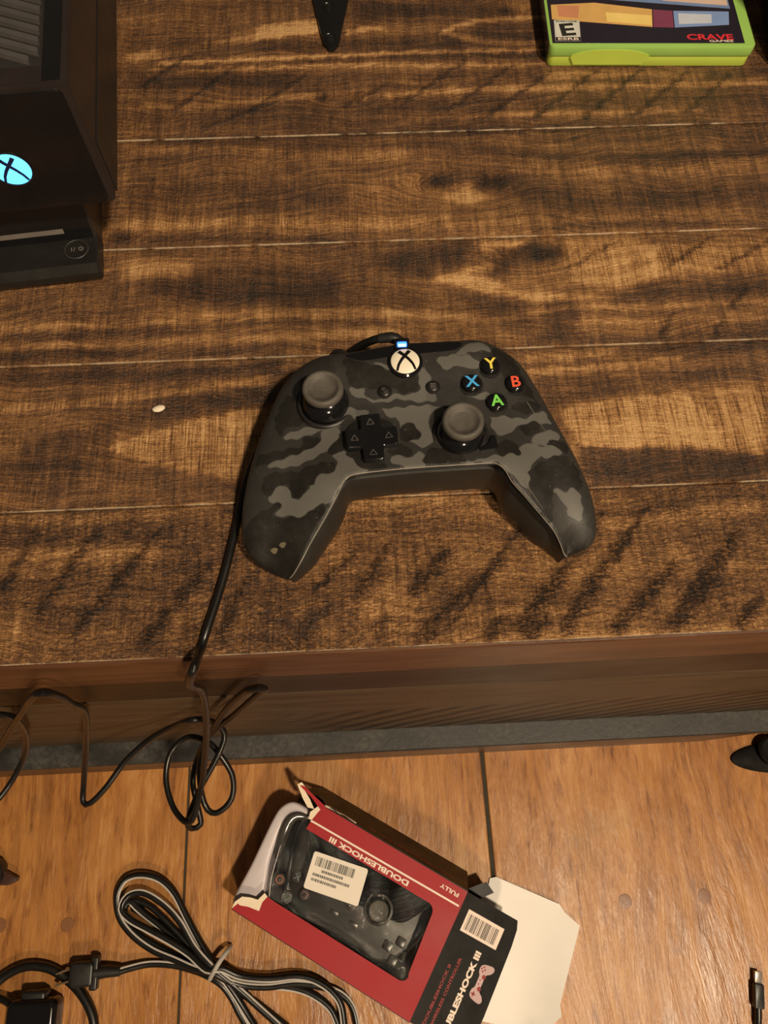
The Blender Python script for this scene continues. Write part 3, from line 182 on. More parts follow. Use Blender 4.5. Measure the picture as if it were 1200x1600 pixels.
# ------------------------------------------------------------------ material helpers
class NB:
    def __init__(s, name):
        s.m = bpy.data.materials.new(name); s.m.use_nodes = True; s.t = s.m.node_tree; s.n = s.t.nodes; s.b = s.n['Principled BSDF']
        s.tc = s.n.new('ShaderNodeTexCoord')
    def lk(s, a, b): s.t.links.new(a, b)
    def put(s, sock, v):
        if isinstance(v, bpy.types.NodeSocket): s.lk(v, sock)
        elif isinstance(v, (tuple, list)): sock.default_value = (*v, 1) if len(v) == 3 and len(sock.default_value) == 4 else v
        else: sock.default_value = v
    def math(s, op, a, b=None, c=None, clamp=False):
        n = s.n.new('ShaderNodeMath'); n.operation = op; n.use_clamp = clamp; s.put(n.inputs[0], a)
        if b is not None: s.put(n.inputs[1], b)
        if c is not None: s.put(n.inputs[2], c)
        return n.outputs[0]
    def mix(s, f, a, b, mode='MIX'):
        n = s.n.new('ShaderNodeMix'); n.data_type = 'RGBA'; n.blend_type = mode; s.put(n.inputs['Factor'], f); s.put(n.inputs[6], a); s.put(n.inputs[7], b); return n.outputs[2]
    def sep(s, v): n = s.n.new('ShaderNodeSeparateXYZ'); s.lk(v, n.inputs[0]); return n.outputs
    def comb(s, x, y, z=0.0):
        n = s.n.new('ShaderNodeCombineXYZ'); s.put(n.inputs[0], x); s.put(n.inputs[1], y); s.put(n.inputs[2], z); return n.outputs[0]
    def noise(s, vec, scale, detail=4, rough=0.55, dist=0.0):
        n = s.n.new('ShaderNodeTexNoise'); s.lk(vec, n.inputs['Vector']); n.inputs['Scale'].default_value = scale; n.inputs['Detail'].default_value = detail
        n.inputs['Roughness'].default_value = rough; n.inputs['Distortion'].default_value = dist; return n.outputs[0]
    def ramp(s, f, stops):
        n = s.n.new('ShaderNodeValToRGB'); e = n.color_ramp.elements
        while len(e) < len(stops): e.new(0.5)
        for k, (p, c) in enumerate(stops): e[k].position = p; e[k].color = (*c, 1)
        s.put(n.inputs[0], f); return n.outputs[0]
    def rng(s, v, a, b, c=0.0, d=1.0, smooth=False):
        n = s.n.new('ShaderNodeMapRange'); s.put(n.inputs[0], v); n.inputs[1].default_value = a; n.inputs[2].default_value = b; n.inputs[3].default_value = c; n.inputs[4].default_value = d
        if smooth: n.interpolation_type = 'SMOOTHSTEP'
        return n.outputs[0]
    def attr(s, name): n = s.n.new('ShaderNodeAttribute'); n.attribute_name = name; return n.outputs['Fac']
    def bump(s, h, dist, strength=1.0):
        n = s.n.new('ShaderNodeBump'); s.put(n.inputs['Height'], h); n.inputs['Distance'].default_value = dist; n.inputs['Strength'].default_value = strength
        s.lk(n.outputs[0], s.b.inputs['Normal'])
    def done(s, col=None, rough=0.5, metal=0.0, spec=0.5, coat=0.0):
        if col is not None: s.put(s.b.inputs['Base Color'], col)
        s.put(s.b.inputs['Roughness'], rough); s.b.inputs['Metallic'].default_value = metal; s.b.inputs['Specular IOR Level'].default_value = spec; s.b.inputs['Coat Weight'].default_value = coat
        return s.m
def plain(name, col, rough=0.5, metal=0.0, spec=0.5, var=0.18, scale=90, coat=0.0, bump=0.0):
    """procedural plastic, card or metal: small colour and gloss mottling over a base colour"""
    b = NB(name); f = b.noise(b.tc.outputs['Object'], scale, 4)
    c = b.mix(f, tuple(x*(1-var) for x in col), tuple(min(1, x*(1+var)) for x in col))
    if bump: b.bump(b.noise(b.tc.outputs['Object'], scale*12, 2), bump)
    return b.done(c, b.rng(f, 0.3, 0.7, rough*0.85, min(1, rough*1.15)), metal, spec, coat)
def glow(name, col, power):
    b = NB(name); b.b.inputs['Emission Color'].default_value = (*col, 1); b.b.inputs['Emission Strength'].default_value = power
    return b.done(col, 0.3)

M = {}
M['gloss_black'] = plain('gloss_black_plastic', (.006,.006,.007), .12, scale=40)
M['satin_black'] = plain('satin_black_plastic', (.012,.0115,.011), .38)
M['matte_black'] = plain('matte_black_plastic', (.016,.015,.014), .55)
M['shell_grey'] = plain('dark_shell_plastic', (.019,.0175,.0155), .42)
M['rubber'] = plain('worn_grey_rubber', (.072,.064,.054), .6, var=.45, scale=160, bump=.0002)
M['cable'] = plain('black_cable_rubber', (.0065,.006,.0055), .33)
M['stripe'] = plain('grey_cord_stripe', (.46,.43,.40), .45)
M['white_button'] = plain('white_logo_plastic', (.78,.72,.60), .3, var=.1)
M['iron'] = plain('black_painted_iron', (.010,.010,.011), .3, .3)
M['screw'] = plain('dark_screw_metal', (.10,.095,.09), .3, .9)
M['paper'] = plain('bare_white_card', (.84,.81,.77), .6, var=.06, scale=40)
M['torn'] = plain('torn_card_fibre', (.80,.68,.52), .9, var=.12, scale=300)
M['red_card'] = plain('red_printed_card', (.33,.016,.022), .5, spec=.25, var=.12, scale=25)
M['black_card'] = plain('black_printed_card', (.0085,.008,.008), .45, spec=.3, var=.3, scale=50)
M['print_white'] = plain('white_ink', (.78,.66,.58), .5, var=.05)
M['print_red'] = plain('dull_red_ink', (.26,.03,.03), .5)
M['print_black'] = plain('black_ink', (.02,.018,.016), .5)
M['print_grey'] = plain('grey_ink', (.12,.11,.10), .5)
M['print_pink'] = plain('pale_pink_ink', (.50,.36,.37), .5, var=.05)
M['sticker'] = plain('white_sticker_paper', (.74,.68,.60), .55, var=.05)
M['tray'] = plain('pale_lilac_plastic', (.55,.50,.53), .35, var=.06, scale=30)
M['tray_dark'] = plain('smoky_plastic', (.06,.055,.05), .12, var=.3, scale=30)
M['silver'] = plain('silver_strip', (.35,.32,.29), .3, .7)
M['grey_plastic'] = plain('vent_grey_plastic', (.060,.055,.055), .5)
M['console_side'] = plain('console_side_plastic', (.019,.0145,.014), .35, var=.25, scale=60)
M['tie'] = plain('grey_tie_plastic', (.38,.36,.33), .5)
M['brass'] = plain('dull_prong_metal', (.30,.20,.12), .35, .8)
M['crumb'] = plain('pale_crumb', (.66,.58,.45), .8)
M['blue_glow'] = glow('blue_indicator_glow', (.02,.10,1.0), 5.0)
M['blue_core'] = glow('blue_white_indicator', (.45,.75,1.0), 3.0)
M['logo_glow'] = glow('cyan_logo_glow', (.10,.48,1.0), 1.7)
for k, c in dict(y=(.75,.62,.10), x=(.06,.36,.75), b=(.72,.10,.05), a=(.18,.62,.10)).items(): M['ink_'+k] = plain('button_letter_'+k, c, .4, var=.05)
def film(name, tint, gl):
    m = bpy.data.materials.new(name); m.use_nodes = True; t = m.node_tree; n = t.nodes; n.clear()
    o = n.new('ShaderNodeOutputMaterial'); mx = n.new('ShaderNodeMixShader'); tr = n.new('ShaderNodeBsdfTransparent'); g = n.new('ShaderNodeBsdfGlossy')
    lw = n.new('ShaderNodeFresnel'); lw.inputs[0].default_value = 1.45; nz = n.new('ShaderNodeTexNoise'); nz.inputs['Scale'].default_value = 26; bp = n.new('ShaderNodeBump'); bp.inputs['Distance'].default_value = .004; bp.inputs['Strength'].default_value = .35
    t.links.new(nz.outputs[0], bp.inputs['Height']); t.links.new(bp.outputs[0], g.inputs['Normal'])
    tr.inputs[0].default_value = (*tint, 1); g.inputs['Roughness'].default_value = gl
    t.links.new(lw.outputs[0], mx.inputs[0]); t.links.new(tr.outputs[0], mx.inputs[1]); t.links.new(g.outputs[0], mx.inputs[2]); t.links.new(mx.outputs[0], o.inputs[0]); return m
M['film'] = film('clear_window_film', (.93,.92,.90), .06)

def wood_top():
    b = NB('stained_rough_sawn_pine'); s = b.sep(b.tc.outputs['Object']); x, y = s[0], s[1]
    gv = b.attr('grain'); tone = b.attr('tone'); saw = b.attr('saw'); rough = b.attr('rough'); edge = b.attr('edge')
    pos = b.tc.outputs['Object']
    g1 = b.noise(b.comb(b.math('MULTIPLY', x, 9), b.math('MULTIPLY', gv, 330)), 1, 5, .6, .3)       # growth bands
    g2 = b.noise(b.comb(b.math('MULTIPLY', x, 70), b.math('MULTIPLY', gv, 1500)), 1, 4, .65, .2)     # fibres
    g3 = b.noise(b.comb(b.math('MULTIPLY', x, 950), b.math('MULTIPLY', y, 42)), 1, 3, .7, .15)        # cross saw marks
    g3b = b.noise(b.comb(b.math('MULTIPLY', x, 210), b.math('MULTIPLY', y, 14)), 1, 3, .6, .2)
    bl = b.noise(pos, 16, 4, .6)                                                                      # uneven stain
    bl2 = b.noise(pos, 60, 4, .65)
    st = b.noise(b.comb(b.math('MULTIPLY', x, 400), b.math('MULTIPLY', y, 760)), 1, 4, .62, .9)        # torn stipple
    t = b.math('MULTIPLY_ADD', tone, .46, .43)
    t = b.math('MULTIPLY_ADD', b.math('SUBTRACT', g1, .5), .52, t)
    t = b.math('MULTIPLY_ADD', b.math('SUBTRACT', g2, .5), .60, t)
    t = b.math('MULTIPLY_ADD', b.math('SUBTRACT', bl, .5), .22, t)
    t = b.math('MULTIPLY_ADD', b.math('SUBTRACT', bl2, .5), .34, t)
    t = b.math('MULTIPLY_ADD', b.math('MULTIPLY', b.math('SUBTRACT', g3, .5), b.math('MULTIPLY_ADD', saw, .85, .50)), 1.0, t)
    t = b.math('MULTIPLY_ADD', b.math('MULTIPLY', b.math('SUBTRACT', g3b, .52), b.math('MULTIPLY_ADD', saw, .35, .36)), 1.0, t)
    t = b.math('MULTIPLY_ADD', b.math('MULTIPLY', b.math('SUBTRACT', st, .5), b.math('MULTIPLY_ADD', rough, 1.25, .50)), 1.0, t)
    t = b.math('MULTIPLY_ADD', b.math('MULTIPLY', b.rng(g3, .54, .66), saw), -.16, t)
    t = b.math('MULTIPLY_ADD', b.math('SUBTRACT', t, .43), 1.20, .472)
    c = b.ramp(t, [(0.0, (.013,.0070,.0038)), (.20, (.046,.0205,.0085)), (.40, (.112,.050,.0185)), (.60, (.235,.112,.038)), (.80, (.41,.215,.080)), (1.0, (.60,.36,.155))])
    c = b.mix(b.math('MULTIPLY', rough, .32), c, b.mix(.5, c, (.035,.033,.030)))
    c = b.mix(b.math('MULTIPLY', edge, b.rng(b.noise(b.comb(b.math('MULTIPLY', x, 60), y), 1, 3), .40, .55)), c, (.42,.32,.21))
    h = b.math('ADD', b.math('MULTIPLY', g2, .5), b.math('MULTIPLY', st, b.math('MULTIPLY_ADD', rough, 1.6, .8)))
    h = b.math('MULTIPLY_ADD', g3, b.math('MULTIPLY_ADD', saw, .7, .2), h)
    b.bump(h, .0013, 1.0)
    return b.done(c, b.rng(st, .3, .7, .30, .52), 0, .5)
M['wood_top'] = wood_top()
def wood_dark(name, c0, c1, axis, rough=.42, streak=True):
    b = NB(name); s = b.sep(b.tc.outputs['Object']); x, y, z = s
    k = dict(x=(8, 260, 260), y=(260, 8, 260))[axis]
    v = b.comb(b.math('MULTIPLY', x, k[0]), b.math('MULTIPLY', y, k[1]), b.math('MULTIPLY', z, k[2] * (.16 if streak else 1)))
    g = b.noise(v, 1, 5, .6, .4); f = b.noise(v, 5, 3, .6); l = b.noise(b.tc.outputs['Object'], 9, 3)
    t = b.math('MULTIPLY_ADD', b.math('SUBTRACT', f, .5), .4, b.math('MULTIPLY_ADD', b.math('SUBTRACT', l, .5), .5, g))
    b.bump(f, .0004)
    return b.done(b.ramp(t, [(.25, c0), (.75, c1)]), b.rng(l, .3, .7, rough*.85, rough*1.2), 0, .22)
M['edge_wood'] = wood_dark('red_brown_edge_wood', (.045,.018,.009), (.125,.055,.026), 'x')
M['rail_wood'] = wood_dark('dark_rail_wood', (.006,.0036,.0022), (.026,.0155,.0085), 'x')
M['base_wood'] = wood_dark('base_board_wood', (.050,.025,.013), (.130,.072,.038), 'x')
def wood_panel():
    b = NB('brown_front_panel_wood'); s = b.sep(b.tc.outputs['Object']); x, y, z = s
    # flat-sawn figure sweeping down across the panel
    q = b.math('SUBTRACT', b.math('MULTIPLY', x, 251), b.math('MULTIPLY', z, 150))
    n = b.noise(b.comb(b.math('MULTIPLY', x, 4), b.math('MULTIPLY', z, 5)), 1, 3, .5)
    wv = b.math('SINE', b.math('MULTIPLY_ADD', n, 5.0, q))
    ln = b.rng(wv, -.1, .7, 0, 1, True)
    low = b.rng(b.math('MULTIPLY_ADD', n, .03, z), .248, .262, 1, 0, True)
    mid = b.rng(x, -.09, .01, 0, 1, True)
    g = b.noise(b.comb(b.math('MULTIPLY', x, 12), b.math('MULTIPLY', z, 60)), 1, 4, .6, .3); f = b.noise(b.comb(b.math('MULTIPLY', x, 500), b.math('MULTIPLY', z, 120)), 1, 3)
    t = b.math('MULTIPLY_ADD', b.math('SUBTRACT', f, .5), .3, g)
    c = b.ramp(t, [(.25, (.034,.0215,.012)), (.75, (.088,.058,.033))])
    c = b.mix(b.math('MULTIPLY', b.math('MULTIPLY', ln, low), b.math('MULTIPLY_ADD', mid, .92, .05)), c, (.010,.006,.0035))
    b.bump(f, .0003)
    return b.done(c, .5, 0, .2)
M['panel_wood'] = wood_panel()
def ledge_mat():
    b = NB('dusty_black_ledge'); p = b.tc.outputs['Object']
    n = b.noise(p, 30, 5, .65); n2 = b.noise(p, 220, 4, .7)
    t = b.math('MULTIPLY', b.rng(n, .42, .66), b.rng(n2, .35, .65))
    b.bump(n2, .0002)
    return b.done(b.mix(t, (.020,.0195,.0185), (.066,.062,.055)), b.rng(n, .3, .7, .4, .6))
M['ledge'] = ledge_mat()
def wood_floor():
    b = NB('varnished_floor_planks'); s = b.sep(b.tc.outputs['Object']); x, y = s[0], s[1]
    oi = b.n.new('ShaderNodeObjectInfo').outputs['Random']
    sx = b.math('MULTIPLY_ADD', b.noise(b.comb(b.math('MULTIPLY', x, 7), b.math('MULTIPLY', y, 2.2), b.math('MULTIPLY', oi, 9)), 1, 3, .5), .12, x)
    g = b.noise(b.comb(b.math('MULTIPLY', sx, 95), b.math('MULTIPLY', y, 9), b.math('MULTIPLY', oi, 30)), 1, 5, .62, .5)
    f = b.noise(b.comb(b.math('MULTIPLY', sx, 420), b.math('MULTIPLY', y, 42)), 1, 4, .65, .4)
    dash = b.noise(b.comb(b.math('MULTIPLY', x, 190), b.math('MULTIPLY', y, 34), b.math('MULTIPLY', oi, 7)), 1, 3, .55, .3)
    bl = b.noise(b.comb(x, b.math('MULTIPLY', y, .6), b.math('MULTIPLY', oi, 5)), 11, 5, .65)
    t = b.math('MULTIPLY_ADD', b.math('SUBTRACT', g, .5), .95, .53)
    t = b.math('MULTIPLY_ADD', b.math('SUBTRACT', f, .5), .42, t)
    t = b.math('MULTIPLY_ADD', b.math('SUBTRACT', bl, .5), .90, t)
    t = b.math('MULTIPLY_ADD', b.rng(dash, .56, .70, 0, 1), -.26, t)
    t = b.math('MULTIPLY_ADD', b.math('SUBTRACT', oi, .5), .08, t)
    c = b.ramp(t, [(.1, (.130,.048,.014)), (.36, (.255,.102,.028)), (.62, (.385,.170,.047)), (.92, (.52,.28,.10))])
    grime = b.rng(b.noise(b.tc.outputs['Object'], 7, 5, .7), .60, .72)
    c = b.mix(b.math('MULTIPLY', grime, .35), c, (.19,.125,.06))
    sc = b.noise(b.comb(b.math('MULTIPLY', x, 260), b.math('MULTIPLY', y, 110)), 1, 2, .5, 1.2)
    c = b.mix(b.math('MULTIPLY', b.rng(sc, .76, .80), .5), c, (.60,.42,.22))
    b.bump(b.math('MULTIPLY_ADD', f, .4, b.math('MULTIPLY', b.noise(b.comb(b.math('MULTIPLY', x, 70), b.math('MULTIPLY', y, 22)), 1, 3), 1.0)), .0012, .8)
    return b.done(c, b.rng(bl, .3, .7, .26, .42), 0, .45)
M['floor'] = wood_floor()
M['peg'] = plain('wooden_floor_peg', (.20,.085,.035), .42, var=.2, scale=300)
M['seam'] = plain('dirty_seam_filler', (.026,.020,.011), .8, var=.9, scale=160)
def camo():
    b = NB('grey_camouflage_print'); p = b.tc.outputs['Object']
    n = b.noise(p, 260, 3); wob = b.math('MULTIPLY', b.math('SUBTRACT', n, .5), 1.2)
    l = b.rng(b.math('ADD', b.attr('camo_light'), wob), -.25, .25, 1, 0); d = b.rng(b.math('ADD', b.attr('camo_dark'), wob), -.25, .25, 1, 0)
    dirt = b.noise(p, 120, 5, .7)
    c = b.mix(l, (.0235,.0225,.0212), (.102,.099,.092)); c = b.mix(d, c, (.0095,.0089,.0080))
    c = b.mix(b.rng(dirt, .35, .75, 0, .35), c, b.mix(.5, c, (.05,.044,.036)))
    sp = b.noise(p, 1100, 1); c = b.mix(b.math('MULTIPLY', b.rng(sp, .76, .80), .6), c, (.30,.26,.2))
    b.bump(b.noise(p, 3000, 2), .00006)
    return b.done(c, b.rng(dirt, .3, .7, .36, .52), 0, .36)
M['camo'] = camo()
# ------------------------------------------------------------------ floor
floor = MB().box(-790, -760, -30, 710, 900, -1.6).build('floor', M['seam']); tag(floor, kind='structure')
seams = [-781, -484.5, -188, 108.5, 405, 701.5]
pegs = [(232, -94.8), (308.7, -94.2), (-295.5, -88.2), (-358.2, -85.6), (-60, -420), (20, -420), (500, -300), (570, -300)]
for k in range(5):
    g0, g1 = (2.0 if abs(seams[k] - 108.5) < 1 else 1.1), (2.0 if abs(seams[k+1] - 108.5) < 1 else 1.1)
    a, b_ = seams[k] + g0, seams[k+1] - g1
    pl = MB().rings([[(a, y, -1.5), (a, y, -1.0), (a + .9, y, 0), (b_ - .9, y, 0), (b_, y, -1.0), (b_, y, -1.5)] for y in (-750, 890)]).build('plank', M['floor'], floor)
    for px, py in pegs:
        if a < px < b_: MB().lathe([(6.6, -3), (6.6, -.3), (6.2, .25), (4.5, .35)], (px, py, 0), 20).build('peg', M['peg'], pl, True)

# ------------------------------------------------------------------ wooden media stand
stand = thing('media_stand', 'low media stand with a dark-stained rough plank top', 'tv stand')
def sdpoly(P, poly):
    """signed distance of points P (n,2) to a polygon, negative inside"""
    q = np.array(poly, float); n = len(q); d = np.full(len(P), 1e18); s = np.ones(len(P))
    j = n - 1
    for i in range(n):
        e = q[j] - q[i]; w_ = P - q[i]; t = np.clip((w_ @ e) / max(e @ e, 1e-9), 0, 1); b = w_ - t[:, None] * e
        d = np.minimum(d, (b * b).sum(1))
        c1 = P[:, 1] >= q[i][1]; c2 = P[:, 1] < q[j][1]; c3 = e[0] * w_[:, 1] > e[1] * w_[:, 0]
        s = np.where((c1 & c2 & c3) | (~c1 & ~c2 & ~c3), -s, s); j = i
    return s * np.sqrt(d)
def wood_fields(P):
    x, y = P[:, 0], P[:, 1]
    wob = 3.2*np.sin(x*.021 + y*.05) + 2.2*np.sin(x*.047 - y*.083 + 1) + 1.3*np.sin(x*.11 + y*.031 + 2)
    gr = y + wob; tone = np.zeros(len(P)); saw = np.zeros(len(P)); rou = np.zeros(len(P))
    tone += .10*np.sin(x*.017 + 1.3*np.sin(y*.06)) + .10*np.sin(y*.19 + 1.7*np.sin(x*.013)) - .04
    for kx, ky, rx, ry, d in WKN:
        dx, dy = x - kx, y - ky; r2 = (dx/rx)**2 + (dy/ry)**2
        gr += d * (-dy*np.exp(-.5*r2) + .8*ry*np.exp(-.8*r2))
    Pw = P + np.stack([.9*np.sin(y*.6 + x*.21), .5*np.sin(x*.33 + y*.4) + .35*np.sin(x*.9 + 2)], 1)
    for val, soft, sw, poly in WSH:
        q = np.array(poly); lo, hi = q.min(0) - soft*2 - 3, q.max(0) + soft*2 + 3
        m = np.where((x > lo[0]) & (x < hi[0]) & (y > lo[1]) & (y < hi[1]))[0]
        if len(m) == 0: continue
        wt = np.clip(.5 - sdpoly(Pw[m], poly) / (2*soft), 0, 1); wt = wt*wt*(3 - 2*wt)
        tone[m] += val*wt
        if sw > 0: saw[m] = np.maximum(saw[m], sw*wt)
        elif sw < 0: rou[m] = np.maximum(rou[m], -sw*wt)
    for kx, ky, r, val, e in WSP:
        wt = np.exp(-(((x-kx)/r)**2 + ((y-ky)/(r*e))**2)); tone += val*1.1*wt
    fr = np.clip((142 - y)/6, 0, 1); rou = np.maximum(rou, .33*fr)
    tone = np.where(tone < 0, .70*tone, 1.05*tone)
    return gr, np.clip(tone, -.95, .95), saw, rou
joints = [66, 139, 221, 295.4, 377.5, 509, 590, 672]
xs = list(np.arange(-520, -245, 25)) + list(np.arange(-245, 302, 2.1)) + list(np.arange(305, 621, 25))
for k in range(len(joints) - 1):
    a, b_ = joints[k] + .35, joints[k+1] - .35
    if k == 0: a = 66.0
    st = 2.1 if k < 5 else 12
    prof = [(a, -46, 0), (a, -.9, .3), (a + .15, -.35, 1), (a + .4, -.08, .7), (a + .75, 0, 0)]
    ys = np.arange(a + 3, b_ - 2.5, st); prof += [(y, 0, 0) for y in ys]
    prof += [(b_ - .9, 0, 0), (b_ - .5, -.08, .0), (b_ - .2, -.35, .0), (b_, -.9, .0), (b_, -46, 0)]
    R = [[(x, y, z) for y, z, e in prof] for x in xs]
    mb = MB(); mb.rings(R, True, True, closed=True)
    mb.v = [(x, y, z + TOP) for x, y, z in mb.v]
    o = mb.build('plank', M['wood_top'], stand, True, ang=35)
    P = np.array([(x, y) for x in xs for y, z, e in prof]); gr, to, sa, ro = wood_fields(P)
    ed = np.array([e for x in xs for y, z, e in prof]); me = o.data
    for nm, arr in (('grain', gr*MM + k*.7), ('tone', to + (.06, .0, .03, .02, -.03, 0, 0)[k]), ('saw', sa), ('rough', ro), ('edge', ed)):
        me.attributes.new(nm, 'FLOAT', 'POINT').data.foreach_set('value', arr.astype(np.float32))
def bar(name, mat, x0, x1, prof, z=0.0):            # a board running along X with the profile (y, z)
    return MB().rings([[(x, y, zz + z) for y, zz in prof] for x in (x0, x1)]).build(name, mat, stand)
bar('edge_strip', M['edge_wood'], -520, 620, [(64.6, 408), (64.4, 409), (64.4, 458.6), (64.9, 459.5), (66, 459.7), (66, 408)])
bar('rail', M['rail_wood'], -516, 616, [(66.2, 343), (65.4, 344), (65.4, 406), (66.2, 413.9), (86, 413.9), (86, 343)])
bar('front_panel', M['panel_wood'], -512, 612, [(65.6, 96), (65.0, 97), (65.0, 342.8), (84, 342.8), (84, 96)])
bar('ledge', M['ledge'], -518, 618, [(46.4, 86), (45.8, 87), (45.8, 94), (46.8, 95.8), (86, 95.8), (86, 86)])
# base board with a bracket-foot cut-out
bp = [(-516, 0), (334, 0), (356, 76), (520, 76), (536, 0), (616, 0), (616, 85.8), (-516, 85.8)]
MB().slab(bp, 0, 16).xf(lambda x, y, z: (x, 46.4 + z, y)).build('base_board', M['base_wood'], stand)
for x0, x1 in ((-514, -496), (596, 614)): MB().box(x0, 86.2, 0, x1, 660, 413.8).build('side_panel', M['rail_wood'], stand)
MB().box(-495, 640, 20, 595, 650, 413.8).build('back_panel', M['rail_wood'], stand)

# flat black oval disc with a small knob, before the base cut-out
M['deep_black'] = plain('dull_black', (.004,.0035,.003), .75, spec=.2)
pad = thing('black_floor_pad', 'x', 'x', (425, 27, 0))
MB().lathe([(.93, .2), (1.0, 1.2), (1.0, 3), (.9, 5), (.6, 6), (.02, 6.2)], (0, 0, 0), 40).xf(lambda x, y, z: (64*x, 16*y, z)).build('oval_disc', M['deep_black'], pad, True)
MB().lathe([(13, 5.5), (14.5, 8), (14.5, 12), (12.5, 14), (11, 13), (.2, 12.6)], (-24, 6, 0), 30).build('knob', M['deep_black'], pad, True)
tag(pad, 'low round black pad on the floor at the right end of the stand base', 'furniture foot')

# strap on the top near the back edge
hx = thing('strap_bracket', 'black tapered iron strap with two screws lying on the plank top', 'bracket', (-9, 450, TOP))
hp = [(-4.6, 3.4), (-2.6, .4), (-1.5, -1.6), (1.6, -1.8), (2.8, .2), (4.8, 3.0), (6.6, 12), (12.2, 44), (17, 78), (17, 110), (-15, 110), (-15, 78), (-10.8, 44), (-6.2, 12)]
MB().prism(hp, .1, 3.0, .7).build('strap', M['iron'], hx, True)
for sx, sy in ((-.6, 8.2), (-1.2, 37.5), (1, 72)):
    s_ = MB().lathe([(4.4, 2.6), (4.2, 3.3), (3.6, 3.4), (3.3, 3.1), (2.6, 3.4), (1.5, 4.0), (.2, 4.2)], (sx, sy, 0), 20).build('screw', M['screw'] if False else M['iron'], hx, True)
    MB().box(sx - 2.0, sy - .3, 4.0, sx + 2.0, sy + .3, 4.25).build('slot', M['screw'], s_)
tag(MB().lathe([(1.6, .05), (2.6, .5), (2.7, 1.0), (1.6, 1.7), (.3, 1.9)], (0, 0, 0), 10).xf(lambda x, y, z: (x*1.15 + .3*y, y*.75, z)).build('crumb', M['crumb'], None, True, (-102.1, 192.7, TOP)), 'tiny pale crumb on the second plank, left of the controller', 'crumb')

# ------------------------------------------------------------------ camouflage game controller
CX, CY = 25.0, 150.0
ctl = thing('game_controller', 'wired gamepad in grey and black camouflage on the plank top', 'controller', (CX, CY, TOP))
raw = [(x - CX, y - CY, z) for x, y, z in CTRL_OUT]
isin = [1.0 if 21 <= i <= 44 else 0.0 for i in range(len(raw))]
ring = cr([(*p, isin[i]) for i, p in enumerate(raw)], 1.4, True)
if area2(ring) < 0: ring = ring[::-1]
RG = np.array(ring); RXY = RG[:, :2]
rear = np.clip((RG[:, 1] - 38) / 8, 0, 1) * np.clip((34 - np.abs(RG[:, 0] + 2)) / 8, 0, 1)      # flat rear rim
sharp = np.clip(RG[:, 3], 0, 1)
bul = (6.0*(1 - rear) + 3.2*rear)*(1 - sharp) + .7*sharp
rad = (15.0*(1 - rear) + 9*rear)*(1 - sharp) + 1.8*sharp
SOFT = sharp < .5; ZB = RG[:, 2].copy()
for i in np.where(~SOFT)[0]:                          # the crisp inner edge lies on the crown of the plate
    d_ = np.sqrt(((RXY[SOFT] - RXY[i])**2).sum(1)); ws_ = 1/(d_**2 + .25)**1.7; ws_ /= ws_.sum(); t_ = min(1, d_.min()/(ws_ @ rad[SOFT])); ZB[i] += .6 - (ws_ @ bul[SOFT])*math.sqrt(1 - (1 - t_)**2)
def face_z(P):
    P = np.atleast_2d(np.array(P, float)); d2 = ((P[:, None, :] - RXY[None])**2).sum(2); d = np.sqrt(d2)
    wt = 1.0 / (d2 + .25)**1.7
    wt /= wt.sum(1, keepdims=True); zb = wt @ ZB
    ws = 1.0 / (d2[:, SOFT] + .25)**1.7; ws /= ws.sum(1, keepdims=True); bu = ws @ bul[SOFT]; ra = ws @ rad[SOFT]
    t = np.clip(d[:, SOFT].min(1) / ra, 0, 1); s_ = np.clip(d[:, ~SOFT].min(1) / .9, 0, 1)
    return zb + bu*np.sqrt(1 - (1 - t)**2) - .6*(1 - np.sqrt(1 - (1 - s_)**2))
fz = lambda x, y: float(face_z([(x, y)])[0])
def in_ring(P): return sdpoly(P, [tuple(q) for q in RXY])
def face_patch(poly, step, offs):                     # vertices and faces of a patch of the face
    P0 = np.array(poly); lo, hi = P0.min(0), P0.max(0)
    G = np.array([(x, y) for x in np.arange(lo[0], hi[0], step) for y in np.arange(lo[1], hi[1], step)]); sd = sdpoly(G, poly)
    ex = [tuple(q) for q in G[sd < -step*.55]]
    for d in offs:
        q = np.array(inset(poly, d)); ex += [tuple(v) for v in q[np.abs(sdpoly(q, poly) + d) < d*.12]]
    return cdt(poly, ex)
rp = [tuple(q) for q in RXY]
vs, fs = face_patch(rp, 1.25, (.3, .75, 1.4))
VP = np.array(vs); zt = face_z(VP)
mb = MB(); mb.add([(x, y, z) for (x, y), z in zip(vs, zt)], fs)
n = len(rp); skin = inset(rp, .35)
mb.add([(x, y, z) for (x, y), z in zip(rp, face_z(RXY))] + [(x, y, z - 2.2) for (x, y), z in zip(skin, RG[:, 2])], [(i, (i+1) % n, n + (i+1) % n, n + i) for i in range(n)])
face = mb.build('faceplate', M['camo'], ctl, True, ang=32)
FP = np.array([(v.co.x/MM, v.co.y/MM) for v in face.data.vertices])
FPw = FP + np.stack([.5*np.sin(FP[:, 1]*1.1), .5*np.sin(FP[:, 0]*.9)], 1)
for nm, L in (('camo_light', CAMO_L), ('camo_dark', CAMO_D)):
    d = np.full(len(FP), 1e3)
    for poly in L: d = np.minimum(d, sdpoly(FPw, [(x - CX, y - CY) for x, y in cr(poly, 1.5, True)] if False else [(q[0] - CX, q[1] - CY) for q in cr(poly, 1.5, True)]))
    face.data.attributes.new(nm, 'FLOAT', 'POINT').data.foreach_set('value', d.astype(np.float32))
zs = RG[:, 2]; zbot = np.where(RG[:, 1] > -12, 6.0, np.where(RG[:, 1] < -26, .4, .4 + 5.6*(RG[:, 1] + 26)/14))
sc = np.clip(zs/34, .3, 1)
TAPER = np.clip((np.sqrt(((RXY[:, None] - RXY[None, SOFT])**2).sum(2)).min(1) - 2)/12, 0, 1)
